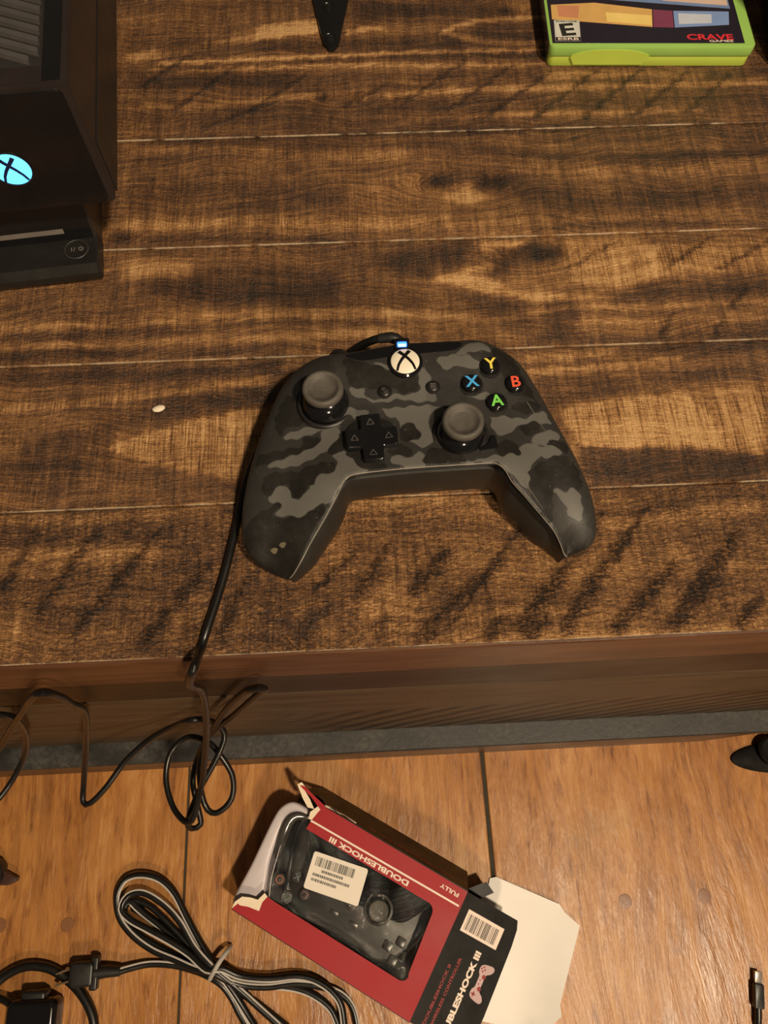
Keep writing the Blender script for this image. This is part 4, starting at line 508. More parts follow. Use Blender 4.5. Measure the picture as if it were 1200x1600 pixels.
def shell(offs_soft, offs_sharp, drops):
    out = []
    for os_, oh, (f0, dd) in zip(offs_soft, offs_sharp, drops):
        gp = np.clip((-8 - RG[:, 1])/14, 0, 1)*TAPER; o = os_*(1 - sharp) + (oh*gp + (1 - gp)*max(oh, .9))*sharp
        q0 = np.array(inset(rp, 1.0)) - RXY; L = np.linalg.norm(q0, axis=1, keepdims=True); q = RXY + q0/np.maximum(L, 1e-6)*o[:, None]
        zz = zbot + (zs - 2.2*sc - dd*(1 + 1.3*sharp)*sc - zbot)*f0; out.append([(x, y, z) for (x, y), z in zip(q, zz)])
    return out
MB().rings(shell([.5, 1.2, 1.2], [.8, 2.0, 2.0], [(1, -1), (1, .2), (1, 3.6)]), False, False).build('seam_groove', M['gloss_black'], ctl, True)
bs = MB().rings(shell([1.6, .4, .2, .4, 1.3, 3.2, 5.5], [2.2, 1.0, .3, -1.4, -2.6, -2.2, .0], [(1, 2.6), (1, 2.7), (.95, 2.7), (.7, 2.7), (.4, 2.7), (.13, 2.7), (0, 2.7)]), False, False)
lastr = [tuple(q) for q in bs.v[-n:]]; v2, f2 = cdt([(q[0], q[1]) for q in lastr])
bz = np.array(lastr); bs.add([(x, y, float(bz[np.argmin((bz[:, 0]-x)**2 + (bz[:, 1]-y)**2), 2])) for x, y in v2], f2)
bs.build('back_shell', M['shell_grey'], ctl, True, ang=35)
# worn inner edge, with its highlight painted in as a pale grey tube
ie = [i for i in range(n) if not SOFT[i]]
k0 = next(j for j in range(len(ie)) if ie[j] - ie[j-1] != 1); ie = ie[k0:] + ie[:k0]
M['worn_edge_glint'] = plain('worn_edge_glint_plastic', (.19, .175, .15), .35, var=.6, scale=250)
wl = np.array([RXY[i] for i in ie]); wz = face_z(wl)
MB().tube([(x, y, z_ - .1) for (x, y), z_ in zip(wl, wz)], .27, 6).build('worn_edge_glint', M['worn_edge_glint'], ctl, True)
# glossy black strip along the rear rim
bzp = [(q[0] - CX, q[1] - CY) for q in cr(BEZEL, 1.5, True)]
if area2(bzp) < 0: bzp = bzp[::-1]
v2, f2 = face_patch(bzp, 1.2, (.4,)); zz = face_z(v2); mb = MB().add([(x, y, z + .45) for (x, y), z in zip(v2, zz)], f2)
zz = face_z(bzp); m_ = len(bzp); mb.add([(x, y, z + .45) for (x, y), z in zip(bzp, zz)] + [(x, y, z - .6) for (x, y), z in zip(bzp, zz)], [(i, (i+1) % m_, m_ + (i+1) % m_, m_ + i) for i in range(m_)])
mb.build('rear_strip', M['gloss_black'], ctl, True)
# bumpers and triggers behind the rim
for s, c in ((-1, -2), (1, 4)):
    pts = [(c + s*12, 47.5, 25), (c + s*24, 47.5, 25), (c + s*36, 42.5, 24), (c + s*45, 34, 22)]
    MB().tube(cr(pts, 2), lambda t: 4.6 - 1.2*abs(2*t - 1)**3, 12).build('bumper', M['gloss_black'], ctl, True)
    tp = [(c + s*29, 48.5, 26), (c + s*32.5, 54.0, 23), (c + s*34, 55.0, 12)]
    MB().tube(cr(tp, 1.5), lambda t: 5.0 - 1.2*abs(2*t - 1), 12).build('trigger', M['satin_black'], ctl, True)
loc = lambda k: (BTN[k][0] - CX, BTN[k][1] - CY)
def face_normal_shift(x, y): return 0, 0
for k in 'YXBA':
    x, y = loc(k); z = fz(x, y)
    MB().lathe([(5.6, -.6), (5.6, .25), (5.1, .35)], (x, y, z), 28).build('button_well', M['satin_black'], ctl, True)
    bt = MB().lathe([(4.55, -.5), (4.55, 2.0), (4.2, 2.6), (3.3, 3.1), (2.0, 3.4), (.3, 3.5)], (x, y, z), 32).build('button', M['gloss_black'], ctl, True)
    text(k, 8.0, M['ink_'+k.lower()], bt, 'letter', place(x, y, z + 3.45, 3), bold=.022)
for k in ('view', 'menu'):
    x, y = loc(k); z = fz(x, y)
    bt = MB().lathe([(3.5, -.5), (3.45, .3), (3.0, .4), (2.9, .9), (2.5, 1.25), (.3, 1.4)], (x, y, z), 24).build('button', M['satin_black'], ctl, True)
    m_ = MB()
    if k == 'menu':
        for q in (-.9, 0, .9): m_.box(x - 1.3, y + q - .2, z + 1.35, x + 1.3, y + q + .2, z + 1.5)
    else:
        for a, b2, c2, d2 in ((-1.3, .0, .3, .25), (-1.3, .0, -1.05, 1.2), (-1.3, .95, .3, 1.2), (-.5, -1.1, 1.2, -.85), (.95, -1.1, 1.2, .2)): m_.box(x + a, y + b2, z + 1.35, x + c2, y + d2, z + 1.5)
    m_.build('icon', M['print_grey'], bt)
# home button with the cross emblem
x, y = loc('home'); z = fz(x, y) - .2
hb = MB().lathe([(8.2, -1), (8.1, .8), (7.4, 1.5), (6.9, 1.4), (6.8, .9)], (x, y, z), 40).build('home_ring', M['gloss_black'], ctl, True)
MB().lathe([(6.7, .6), (6.6, 1.3), (5.6, 1.75), (3.6, 2.15), (1.6, 2.3), (.2, 2.35)], (x, y, z), 40).build('home_disc', M['white_button'], hb, True)
def emblem(R_, zf, wd, h, n_=14):                     # two crossing curved bars over a dome
    mb_ = MB()
    for s in (-1, 1):
        L_ = []
        for i in range(n_ + 1):
            t = i/n_; ky = (-.74, -.35, .02, .34, .58, .88); kx = (-.63, -.50, -.27, 0, .22, .47); g = [j/5 for j in range(6)]
            L_.append((s*R_*float(np.interp(t, g, kx)), R_*float(np.interp(t, g, ky))))
        L_ = [p for p in L_ if p[0]**2 + p[1]**2 < (R_*.99)**2]
        A_, B_ = [], []
        for i, p in enumerate(L_):
            q = np.array(L_[min(i+1, len(L_)-1)]) - np.array(L_[max(i-1, 0)]); q = q/np.linalg.norm(q); nn = np.array((-q[1], q[0]))*wd*(.55 + .45*(i/len(L_)))
            for Q, sg in ((A_, 1), (B_, -1)):
                e = np.array(p) + nn*sg; Q.append((e[0], e[1], zf(math.hypot(*e)) + h))
        m2 = len(A_); mb_.add(A_ + B_, [(i, i+1, m2+i+1, m2+i) for i in range(m2-1)])
    return mb_
dome = lambda r: float(np.interp(r, [0, 1.6, 3.6, 5.6, 6.6], [2.35, 2.3, 2.15, 1.75, 1.3]))
emblem(6.7, dome, .95, .12).xf(lambda a, b2, c2: place(x, y, z, 3)(a, b2, c2)).build('emblem_cross', M['gloss_black'], hb, True)
# blue indicator
x, y = loc('led'); z = fz(x, y) + .4
MB().prism(rrect(x - 3.6, y - 1.5, x + 3.6, y + 4.2, 1), z - 1.5, z + 1.4, .4).build('indicator_housing', M['gloss_black'], ctl, True)
li = MB().prism(rrect(x - 2.3, y - 1.0, x + 2.3, y + 1.9, .7), z + 1.2, z + 1.8, .2).build('indicator', M['blue_glow'], ctl)
MB().prism(rrect(x - 1.7, y - .8, x + 1.7, y + .5, .4), z + 1.8, z + 1.9).build('indicator_core', M['blue_core'], li)
# sticks
for k, tx, ty in (('stickL', -.04, .02), ('stickR', 0, .0)):
    x, y = loc(k); z = fz(x, y) - .6
    MB().lathe([(13.2, -1.5), (12.9, .4), (12.2, .9), (11.5, .8), (11.2, -.5), (11.0, -2)], (x, y, z), 48, False, False).build('stick_well', M['camo'] if False else M['satin_black'], ctl, True)
    MB().lathe([(11.0, -1.5), (11.0, .6), (10.5, 3.0), (9.3, 5.2), (7.6, 6.9), (5.4, 7.9), (4.4, 8.2)], (x, y, z), 40, False, True).build('stick_dome', M['gloss_black'], ctl, True)
    st_ = MB().lathe([(4.3, 7.6), (4.3, 8.6), (7.0, 9.2), (8.6, 9.9), (9.2, 10.9), (9.25, 12.2), (9.0, 13.2), (8.3, 13.9), (7.5, 14.0), (6.6, 13.5), (6.1, 12.7), (4.0, 12.3), (.3, 12.2)], (x, y, z), 44)
    st_.xf(lambda a, b2, c2: (a + tx*(c2 - z), b2 + ty*(c2 - z), c2)).build('thumbstick', M['rubber'], ctl, True, ang=60)
# cross pad
x, y = loc('dpad'); z = fz(x, y) - .1
MB().prism(rrect(x - 12.3, y - 11.5, x + 12.3, y + 11.5, 10, 6), z - 1.2, z + .25, .3).build('pad_well', M['camo'] if False else M['satin_black'], ctl, True)
w_, L_ = 4.6, 11.4
cross = [(-w_, -L_), (w_, -L_), (w_, -w_), (L_, -w_), (L_, w_), (w_, w_), (w_, L_), (-w_, L_), (-w_, w_), (-L_, w_), (-L_, -w_), (-w_, -w_)]
def soften(p, r=1.1, n_=3):
    o = []
    for i in range(len(p)):
        a, b2, c2 = np.array(p[i-1]), np.array(p[i]), np.array(p[(i+1) % len(p)]); e1 = (a-b2)/np.linalg.norm(a-b2); e2 = (c2-b2)/np.linalg.norm(c2-b2)
        for j in range(n_ + 1):
            t = j/n_; o.append(tuple((1-t)**2*(b2 + e1*r) + 2*t*(1-t)*b2 + t*t*(b2 + e2*r)))
    return o
cp = soften(cross)
def dish(a, b2, c2):
    r = math.hypot(a, b2); return place(x, y, z, 3)(a, b2, c2 + (.018*r*r*.5 if c2 > 1.5 else 0))
dv, df = cdt(cp, [(i*.9, j*.9) for i in range(-12, 13) for j in range(-12, 13) if sdpoly(np.array([(i*.9, j*.9)]), cp)[0] < -1.0] + inset(cp, .6) if False else inset(cp, .6))
mb = MB(); ip = inset(cp, .6); g_ = [(a*.9, b2*.9) for a in range(-12, 13) for b2 in range(-12, 13)]
g_ = [q for q in g_ if sdpoly(np.array([q]), ip)[0] < -.4]
dv, df = cdt(ip, g_); mb.add([(a, b2, 3.2) for a, b2 in dv], df); m_ = len(cp)
mb.rings([[(a, b2, -.5) for a, b2 in cp], [(a, b2, 2.6) for a, b2 in cp], [(a, b2, 3.0) for a, b2 in inset(cp, .25)], [(a, b2, 3.2) for a, b2 in ip]], False, False)
dp = mb.xf(dish).build('direction_pad', M['gloss_black'], ctl, True)
ic = MB()
for qx, qy in ((-7.6, .2), (7.6, .2), (0, 7.6), (0, -7.6)):
    t3 = [(qx - 1.6, qy - 1.1), (qx + 1.6, qy - 1.1), (qx, qy + 1.6)]
    for i in range(3):
        a, b2 = np.array(t3[i]), np.array(t3[(i+1) % 3]); e = (b2-a)/np.linalg.norm(b2-a); nn = np.array((-e[1], e[0]))*.18
        ic.add([(*(a+nn), 3.9), (*(b2+nn), 3.9), (*(b2-nn), 3.9), (*(a-nn), 3.9)], [(0, 1, 2, 3)])
ic.xf(lambda a, b2, c2: place(x, y, z, 3)(a, b2, 3.3 + .009*(a*a + b2*b2))).build('arrow_icon', M['grey_plastic'], dp)
tri = [(q[0] - CX, q[1] - CY) for q in cr(TRI, .8, True)]; z = float(np.mean(face_z(tri)))
MB().prism(tri, z - .8, z + 1.3, .35).build('corner_button', M['gloss_black'], ctl, True)
JY = float(RG[(sharp > .5) & (np.abs(RG[:, 0] - .9) < 3), 1].mean()) + 1.1
# audio socket in the front wall, scratches on the plate
MB().lathe([(2.3, 0), (2.3, .5), (1.9, .7), (1.6, .5), (1.5, -.5), (.2, -.6)], (0, 0, 0), 20).xf(lambda a, b2, c2: (BTN['jack'][0] - CX + a, JY - c2, 17.5 + b2)).build('audio_socket', M['screw'], ctl, True)
for sc_ in (SCR1, SCR2):
    a, b2 = [np.array((q[0] - CX, q[1] - CY)) for q in sc_]; pp = [a + (b2-a)*t for t in np.linspace(0, 1, 14)]; zz = face_z(pp)
    MB().tube([(p[0], p[1], z_ + .02) for p, z_ in zip(pp, zz)], lambda t: .26 - .18*t, 5).build('scratch', M['print_grey'], ctl)
x, y = -66, -42
for dx, dy in ((0, 0), (4, 1.6)):
    q = [(x + dx + 1.6*math.cos(a)*(1 + .3*math.sin(3*a)), y + dy + 1.2*math.sin(a)) for a in np.linspace(0, 6.0, 9)]; zz = face_z(q)
    MB().add([(p[0], p[1], z_ + .06) for p, z_ in zip(q, zz)], [tuple(range(9))]).build('worn_spot', plain('worn_print', (.12, .10, .06), .6) if dx == 0 else bpy.data.materials['worn_print'], ctl)

# controller lead
lead = thing('controller_cable', 'thin black lead from the gamepad, hanging in loops off the stand', 'cable', (0, 0, 0))
MB().tube(cr(CABLE, 2.5), 2.0, 10).build('lead', M['cable'], lead, True)
MB().tube(cr(CABLE[:4], 1.5), lambda t: 3.1 - .8*t, 12).build('strain_relief', M['satin_black'], lead, True)
# ------------------------------------------------------------------ disc player with console on top
YAW = math.radians(6.0)
dev = thing('disc_player', 'black low disc player under the console, with round power button', 'player', (-136, 274, TOP), 6.0)
W = -300
def run(prof, x0, x1, bev=0): return MB().rings([[(x, y, z) for y, z in prof] for x in (x0, x1)])
MB().rings([[(x, y, z) for y, z in pr] for x, pr in [(W, [(0, 3), (-.4, 4), (-.4, 8), (2.2, 13), (22, 13), (22, 3)]), (-1.2, [(0, 3), (-.4, 4), (-.4, 8), (2.2, 13), (22, 13), (22, 3)]), (0, [(1, 3.6), (.8, 4.4), (.8, 7.6), (3, 12.2), (22, 12.2), (22, 3.6)])]]).build('front_ledge', M['satin_black'], dev)
MB().rings([[(x, y, z) for y, z in [(20, 3), (20, 13), (26, 36), (232, 36), (232, 3)]] for x in (W, -.6)]).build('body', M['console_side'], dev)
MB().rings([[(x, y, z) for y, z in [(19.4, 13.1), (25.0, 35), (26, 35), (20.4, 13.1)]] for x in (W, -2)]).build('front_window', M['gloss_black'], dev)
MB().rings([[(x, y, z) for y, z in [(20.0, 17.2), (20.6, 19.6), (22, 19.6), (21, 17.2)]] for x in (W + 40, -16)]).build('tray_strip', M['silver'], dev)
for fx in (-8, W + 12):
    for fy in (8, 215): MB().lathe([(5, 0), (6, .6), (6, 3)], (fx, fy, 0), 16).build('foot', M['rubber'], dev, True)
bx, by = -11.0, 12.2
pb = MB().lathe([(6.4, 12.9), (6.3, 13.4), (5.9, 13.5), (5.8, 13.2), (.3, 13.3)], (bx, by, 0), 36).build('power_button', M['satin_black'], dev, True)
MB().lathe([(6.35, 13.35), (6.15, 13.58), (5.95, 13.4)], (bx, by, 0), 36, False, False).build('button_rim', M['grey_plastic'], pb, True)
M['faint'] = plain('faint_grey_ink', (.16, .15, .14), .5)
text('I/', 3.6, M['faint'], pb, 'power_symbol', place(bx - 1.7, by, 13.35, 0), bold=.012, spacing=1.3)
ar = [(bx + 2.3 + 1.15*math.cos(a), by + 1.15*math.sin(a), 13.5) for a in np.linspace(math.radians(125), math.radians(415), 16)]
MB().tube(ar, .2, 5).tube([(bx + 2.3, by + .2, 13.5), (bx + 2.3, by + 1.5, 13.5)], .2, 5).build('power_ring', M['faint'], pb)

con = thing('game_console', 'large black game console with lit blue cross emblem and slatted top', 'console', (-117, 287, TOP + 44), 5.0)
H_ = 64
MB().rings([[(x, y, z) for y, z in pr] for x, pr in [(-333, [(0, 0), (0, H_), (274, H_), (274, 0)]), (-2.5, [(0, 0), (0, H_), (274, H_), (274, 0)]), (-.6, [(.6, .6), (.6, H_ - .6), (274, H_ - .6), (274, .6)]), (0, [(2, 2), (2, H_ - 2.5), (272, H_ - 2.5), (272, 2)])]]).build('body', M['console_side'], con, True, ang=20)
MB().box(-.4, 6, 0.5, .5, 268, 30).build('side_step', M['satin_black'], con)
fp = rrect(-331, 1.6, -3.2, H_ - 2.0, 2.5)
MB().slab(fp, 0, 1.2).xf(lambda x, y, z: (x, -z, y)).build('front_panel', M['gloss_black'], con)
MB().box(-325, 12.4, H_ - .2, -11, 262, H_ + .15).build('vent_bed', M['matte_black'], con)
MB().box(-10.6, 3, H_ - .2, -3, 268, H_ + .5).build('top_strip', M['gloss_black'], con)
MB().box(-329, 2.5, H_ - .2, -3, 12, H_ + .3).build('top_rim', M['console_side'], con)
sl = math.tan(math.radians(27)); i = 0
y0 = -160
while y0 < 262:
    xa, xb = -325.0, -12.0
    f_ = lambda q: y0 + sl*(-q)
    lo = -(261 - y0)/sl; hi = -(13 - y0)/sl if y0 < 13 else 0
    a, b2 = max(xa, lo), min(xb, hi if y0 < 13 - sl*12 else xb)
    if b2 - a > 1.5:
        MB().rings([[(q, f_(q), H_ + .1), (q, f_(q) + .6, H_ + 1.9), (q, f_(q) + 3.6, H_ + 1.9), (q, f_(q) + 4.4, H_ + .1)] for q in (a, b2)]).build('vent_slat', M['grey_plastic'], con)
    y0 += 6.6
lx, lz, lr = -40.0, 25.5, 8.6
lg = MB().lathe([(lr + .9, 0), (lr + .9, .5), (lr + .4, .5), (lr + .4, .2)], (0, 0, 0), 40).xf(lambda x, y, z: (lx + x, -1.2 - z, lz + y)).build('emblem_ring', M['satin_black'], con, True)
MB().lathe([(lr, 0), (lr, .3), (lr*.7, .7), (lr*.3, .9), (.2, .92)], (0, 0, 0), 40).xf(lambda x, y, z: (lx + x, -1.2 - z, lz + y)).build('lit_emblem', M['logo_glow'], lg, True)
M['deep_blue'] = plain('dark_blue_emblem_bar', (.004, .010, .05), .3)
emblem(lr, lambda r: .95 - .008*r*r, 1.0, .25).xf(lambda x, y, z: (lx + x, -1.2 - z, lz + y)).build('emblem_cross', M['deep_blue'], lg, True)

# ------------------------------------------------------------------ boxed game and the black cabinet beside it
gc = thing('game_case', 'translucent green game case with a dark printed cover sheet', 'game case', (126.2, 430.1, TOP), -2.2)
def green(name, c):
    b = NB(name); f = b.noise(b.tc.outputs['Object'], 40, 3); b.b.inputs['Transmission Weight'].default_value = .25
    b.b.inputs['Subsurface Weight'].default_value = .0
    return b.done(b.mix(f, tuple(q*.85 for q in c), c), .28)
M['green_hi'] = green('green_case_plastic', (.40, .70, .16)); M['green_lo'] = green('yellow_green_case_plastic', (.62, .80, .12))
CW, CD = 128.5, 188.0
b0 = rrect(.6, .8, CW - .6, CD, 4)
MB().prism(b0, 0.1, 7.2, .6).build('case_base', M['green_lo'], gc, True)
lid = [p for p in rrect(0, 0, CW, CD, 4)]
MB().prism(lid, 7.6, 14.4, .8).build('case_lid', M['green_hi'], gc, True)
arc = [(20, 7.3)] + [(40 + 24*math.cos(a)*1.05, 7.3 + 6.2*math.sin(a)) for a in np.linspace(math.pi, 0, 12)] + [(62, 7.3)]
MB().slab([(17, 2.2)] + [(39 - 25*math.cos(a), 7.2 + 5.4*math.sin(a)) for a in np.linspace(.05, math.pi - .05, 12)] + [(60, 2.2)], 0, .5).xf(lambda x, y, z: (x, .1 - z, y)).build('thumb_notch', M['green_lo'], gc)
M['cover'] = plain('dark_cover_paper', (.020, .016, .026), .22, var=.25, scale=30)
cs = MB().box(2.0, 3.2, 14.4, 121.5, 186, 14.7).box(-.35, 4, 2, 0, 184, 13.8).build('cover_sheet', M['cover'], gc)
def patch(name, pts, col, z, rough=.3, par=None):
    if name not in bpy.data.materials: plain(name, col, rough, var=.18, scale=70)
    return MB().slab(pts, z, z + .06).build('cover_panel', bpy.data.materials[name], par or cs)
def cuv(u, v): return (u, v)
patch('print_tan', [(3.5, 24.5), (66, 17.4), (68, 33.8), (32, 40), (4, 38)], (.62, .38, .13), 14.72)
patch('print_yellow', [(38, 22.5), (66, 19), (67, 28), (38, 31)], (.80, .60, .20), 14.80)
patch('print_orange', [(8, 27), (20, 25.5), (22, 37), (8, 37.5)], (.55, .24, .13), 14.80)
patch('print_maroon', [(66.6, 17.4), (79.4, 17.0), (80.8, 32.4), (68.6, 33.6)], (.20, .05, .10), 14.72)
patch('print_blue', [(80, 17), (114.6, 19.5), (116.6, 31.8), (81.4, 32.4)], (.20, .30, .58), 14.72)
patch('print_paleblue', [(83, 20), (104, 21), (105, 29), (84, 30)], (.50, .55, .66), 14.80)
patch('print_sky', [(36, 43.5), (118, 34.5), (118, 90), (4, 96), (4, 43)], (.16, .24, .45), 14.72)
patch('print_cream', [(76, 42), (117, 37.3), (117.6, 60), (80, 62)], (.60, .45, .38), 14.80)
# rating box and publisher name
patch('print_offwhite', [(3.8, 4.6), (19.6, 4.6), (20.6, 23.4), (4.6, 23.6)], (.55, .56, .52), 14.80)
patch('print_ink', [(5.0, 8.6), (18.8, 8.6), (19.6, 21.0), (5.4, 21.2)], (.60, .61, .56), 14.86)
text('E', 15, M['print_black'], cs, 'rating_letter', place(12.3, 14.8, 14.95, 6), width=9, bold=.03)
text('EVERYONE', 2.2, M['print_black'], cs, 'rating_caption', place(12.4, 22.2, 14.95, 0), width=13)
patch('print_ink2', [(4.0, 4.7), (19.5, 4.7), (19.7, 8.0), (4.2, 8.0)], (.015, .013, .016), 14.90)
text('ESRB', 3.0, M['print_white'], cs, 'rating_board', place(12, 6.3, 14.95, 0), width=13, bold=.02)
M['crave_red'] = plain('bright_red_ink', (.62, .035, .05), .4, var=.05)
text('CRAVE', 7.0, M['crave_red'], cs, 'publisher_name', place(100.5, 8.2, 14.8, 0), width=29, bold=.03)
text('GAMES', 2.6, M['print_white'], cs, 'publisher_caption', place(107, 4.6, 14.8, 0), width=15, bold=.02)
gc.scale = (1, 1, .94)
sp = thing('speaker_cabinet', 'black cabinet cut off at the right frame edge beside the green game case', 'speaker', (268.5, 421, TOP), -7)
MB().prism(rrect(0, 0, 90, 130, 6), 2, 120, 2).build('cabinet', M['matte_black'], sp, True)
MB().prism(rrect(4, 4, 86, 126, 6), 0, 2.2, .4).build('plinth', M['rubber'], sp, True)

# ------------------------------------------------------------------ torn retail box with a pad inside
BH = 55.0
box = thing('gamepad_box', 'torn red and black card box with a window, lying on the floor', 'box', (-132.1, -76.8, 0), -31.31)
BU, BV = 177.0, 111.0
MB().slab([(1, 0), (BU, 0), (BU, BV + 12.8), (18, BV + 12.8), (1, BV - 6)], .2, .9).build('back_panel', M['black_card'], box)
MB().box(0, -.7, .2, BU, 0, BH - .3).build('side_panel', M['black_card'], box)
sd_ = [(20, .3), (BU, .3), (BU, BH - .3), (44, BH - .3), (38, BH - 6), (30, BH - 4), (25, BH - 14), (17, BH - 18), (10, BH - 7), (5, BH - 4), (4, BH - 12), (16, .3)]
MB().slab(sd_, 0, .7).xf(lambda x, y, z: (x, BV + z + .24*(BH - y), y)).build('side_panel', M['black_card'], box)
win = [(24.5, 87.0)] + [(150 + 7*math.cos(a), 80 + 7*math.sin(a)) for a in np.linspace(math.pi/2, 0, 6)] + [(160, 30)] + [(154.5 + 6.5*math.cos(a), 29 + 6.5*math.sin(a)) for a in np.linspace(0, -math.pi/2, 6)] + [(30, 22.6), (22, 23.2)]
fpn = [(0, 0), (BU, 0), (BU, BV), (28.5, BV), (26.5, 104), (25, 96)] + win + [(21, 17), (22.3, 10.2), (12, 8.5), (5, 6.0), (2.6, 6.4)]
fr = MB().slab(fpn, BH - .4, BH + .3).build('front_panel', M['red_card'], box)
MB().slab([(0, .6), (2.6, 6.2), (5, 5.8), (12, 8.3), (22.1, 10), (21.0, 17), (22.6, 23.2), (19, 24.4), (16.5, 17), (10, 15.5), (3, 12.5), (-.6, 6)], BH - .1, BH + .5).build('torn_edge', M['torn'], box)
MB().slab([(28.8, BV), (26.8, 104), (25.2, 96), (22.2, 95), (20.5, 101), (24, 108), (27.5, 112.5)], BH - .1, BH + .5).build('torn_edge', M['torn'], box)
# curled scraps at the torn upper corner
MB().slab([(0, 0), (4, 2.2), (30, 0), (27, -5), (14, -1.5)], 0, .6).xf(lambda x, y, z: (x + .5, BV + 5 + y - x*.14, BH + 2 + z - .03*x + .2*y)).build('torn_scrap', M['red_card'], box)
MB().slab([(0, 0), (-2.5, 1.5), (0, 5.5), (5, 4.4), (4, 2.2), (14, -1.5), (22, -6), (16, -8.5), (8, -5)], 0, .5).xf(lambda x, y, z: (x + .5, BV + 3.0 + y - x*.14, BH + 1.6 + z - .03*x)).build('torn_edge', M['torn'], box)
MB().tube(cr([(30, BV + 1, BH - 2), (37, BV + 1.6, BH - 8), (43, BV + 1.2, BH - 4), (50, BV + 1.6, BH - 7), (62, BV + 1.4, BH - 3)], 1.5), 1.0, 6).build('torn_edge', M['torn'], box, True)
# print on the red face
MB().add([(24.5, 94.2, BH + .42), (BU - 2, 96.4, BH + .42), (BU - 2, 98.0, BH + .42), (25, 95.8, BH + .42)], [(0, 1, 2, 3)]).build('printed_line', M['print_white'], fr)
text('DOUBLESHOCK III', 6.0, M['print_white'], fr, 'lettering', place(87.5, 90.7, BH + .4, 181), width=80, bold=.035)
text('FULLY', 4.6, M['print_white'], fr, 'lettering', place(162, 104.5, BH + .4, 180), width=18, bold=.03)
text('DOUBLESHOCK III', 6.2, M['print_red'], box, 'side_lettering', lambda x, y, z: (118 - x, BV + .75 + z + .24*(12 - y), BH - 12 + y), width=86, bold=.03)
# opened end flap, black print side up, sloping to the floor
FA = math.radians(22); FC, FS = math.cos(FA), math.sin(FA)
def flap(s, v, h): return (BU + s*FC + h*FS, v, BH - s*FS + h*FC)
FL = MB().slab([(0, 0), (62, 1), (63, 30), (61.5, 90), (60, 104), (57, 111), (0, 111)], -.6, .2).xf(flap).build('end_flap', M['black_card'], box)
def on_flap(cs_, cv, deg):
    a = math.radians(deg); c, s = math.cos(a), math.sin(a)
    return lambda x, y, h: flap(cs_ + c*x - s*y, cv + s*x + c*y, .28 + h)
def bars(par, fn, w0, w1, h0, h1, seed, name, mat):
    r = random.Random(seed); m = MB(); q = w0
    while q < w1:
        wd = r.choice((.35, .5, .9)); e = min(q + wd, w1); m.add([(q, h0, .12), (e, h0, .12), (e, h1, .12), (q, h1, .12)], [(0, 1, 2, 3)]); q = e + r.choice((.5, .7, 1.1))
    return m.xf(fn).build(name, mat, par)
bc = MB().add([(-20, -9.3, .06), (20, -9.3, .06), (20, 9.3, .06), (-20, 9.3, .06)], [(0, 1, 2, 3)]).xf(on_flap(28, 90, 0)).build('barcode_label', M['print_white'], FL)
bars(bc, on_flap(28, 90, 0), -17.5, 16.5, -7, 6.5, 3, 'barcode', M['print_black'])
text('DOUBLESHOCK III', 7.6, M['print_white'], FL, 'lettering', on_flap(33.5, 33, 90), width=80, bold=.05)
text('DOUBLESHOCK II', 4.0, M['print_red'], FL, 'lettering', on_flap(12.5, 28, 90), width=50, bold=.03)
text('WIRELESS CONTROLLER', 4.0, M['print_red'], FL, 'lettering', on_flap(19.5, 34, 90), width=56, bold=.03)
ip_ = cr([(-14, 3), (-15.5, -6), (-13, -8.5), (-9.5, -6.5), (-6.5, -2.5), (0, -2.3), (6.5, -2.5), (9.5, -6.5), (13, -8.5), (15.5, -6), (14, 3), (11, 5.6), (7, 5.2), (5, 3.6), (0, 3.4), (-5, 3.6), (-7, 5.2), (-11, 5.6)], 1, True)
ik = MB(); iv, if_ = cdt([(p[0], p[1]) for p in ip_]); ik.add([(a, b2, .08) for a, b2 in iv], if_)
ik = ik.xf(on_flap(46.5, 52, 90)).build('pad_picture', M['print_pink'], FL)
dk = MB()
for a, b2, r_ in ((-5, -1.2, 1.9), (5, -1.2, 1.9), (10.5, 4, .8), (10.5, .4, .8), (8.7, 2.2, .8), (12.3, 2.2, .8), (-1.6, 1, .6), (1.6, 1, .6)):
    c_ = circ(a, b2, r_, 14); dk.add([(p[0], p[1], .14) for p in c_], [tuple(range(14))])
for a, b2, c_, d_ in ((-12.6, 1.6, -8.4, 2.8), (-11.1, .1, -9.9, 4.3)): dk.add([(a, b2, .14), (c_, b2, .14), (c_, d_, .14), (a, d_, .14)], [(0, 1, 2, 3)])
dk.xf(on_flap(46.5, 52, 90)).build('pad_picture_detail', M['print_red'], ik)
# lower end flap, bare card side up
wf = [(BU + .4, 18), (235, 20), (268, 30), (296, 49), (301, 60), (296.5, 68), (288.5, 134), (272, 137.5), (265.5, 141.5), (203, 134), (198, 130), (200, 122), (BU + .4, 109)]
wv, wfc = cdt(wf, [(x, y) for x in range(185, 300, 8) for y in range(26, 138, 8) if sdpoly(np.array([(x, y)], float), wf)[0] < -2])
def curl(x, y): 
    t = max(0, x - 255)/45
    return 1.2 + 7.5*t*t + 1.2*math.sin(x*.06 + y*.03) + .8
wm = MB(); wm.add([(x, y, curl(x, y)) for x, y in wv], wfc); wm.add([(x, y, curl(x, y) - .6) for x, y in wv], [tuple(reversed(f)) for f in wfc])
m_ = len(wf); wm.add([(x, y, curl(x, y)) for x, y in wf] + [(x, y, curl(x, y) - .6) for x, y in wf], [(i, (i+1) % m_, m_ + (i+1) % m_, m_ + i) for i in range(m_)])
wo = wm.build('inner_flap', M['paper'], box, True, ang=50); tag(wo, 'unprinted white card flap opened out on the floor')
MB().slab([(BU, 109), (193, 126), (203, 121), (190, 106)], 24, 24.6).build('dust_flap', M['black_card'], box)
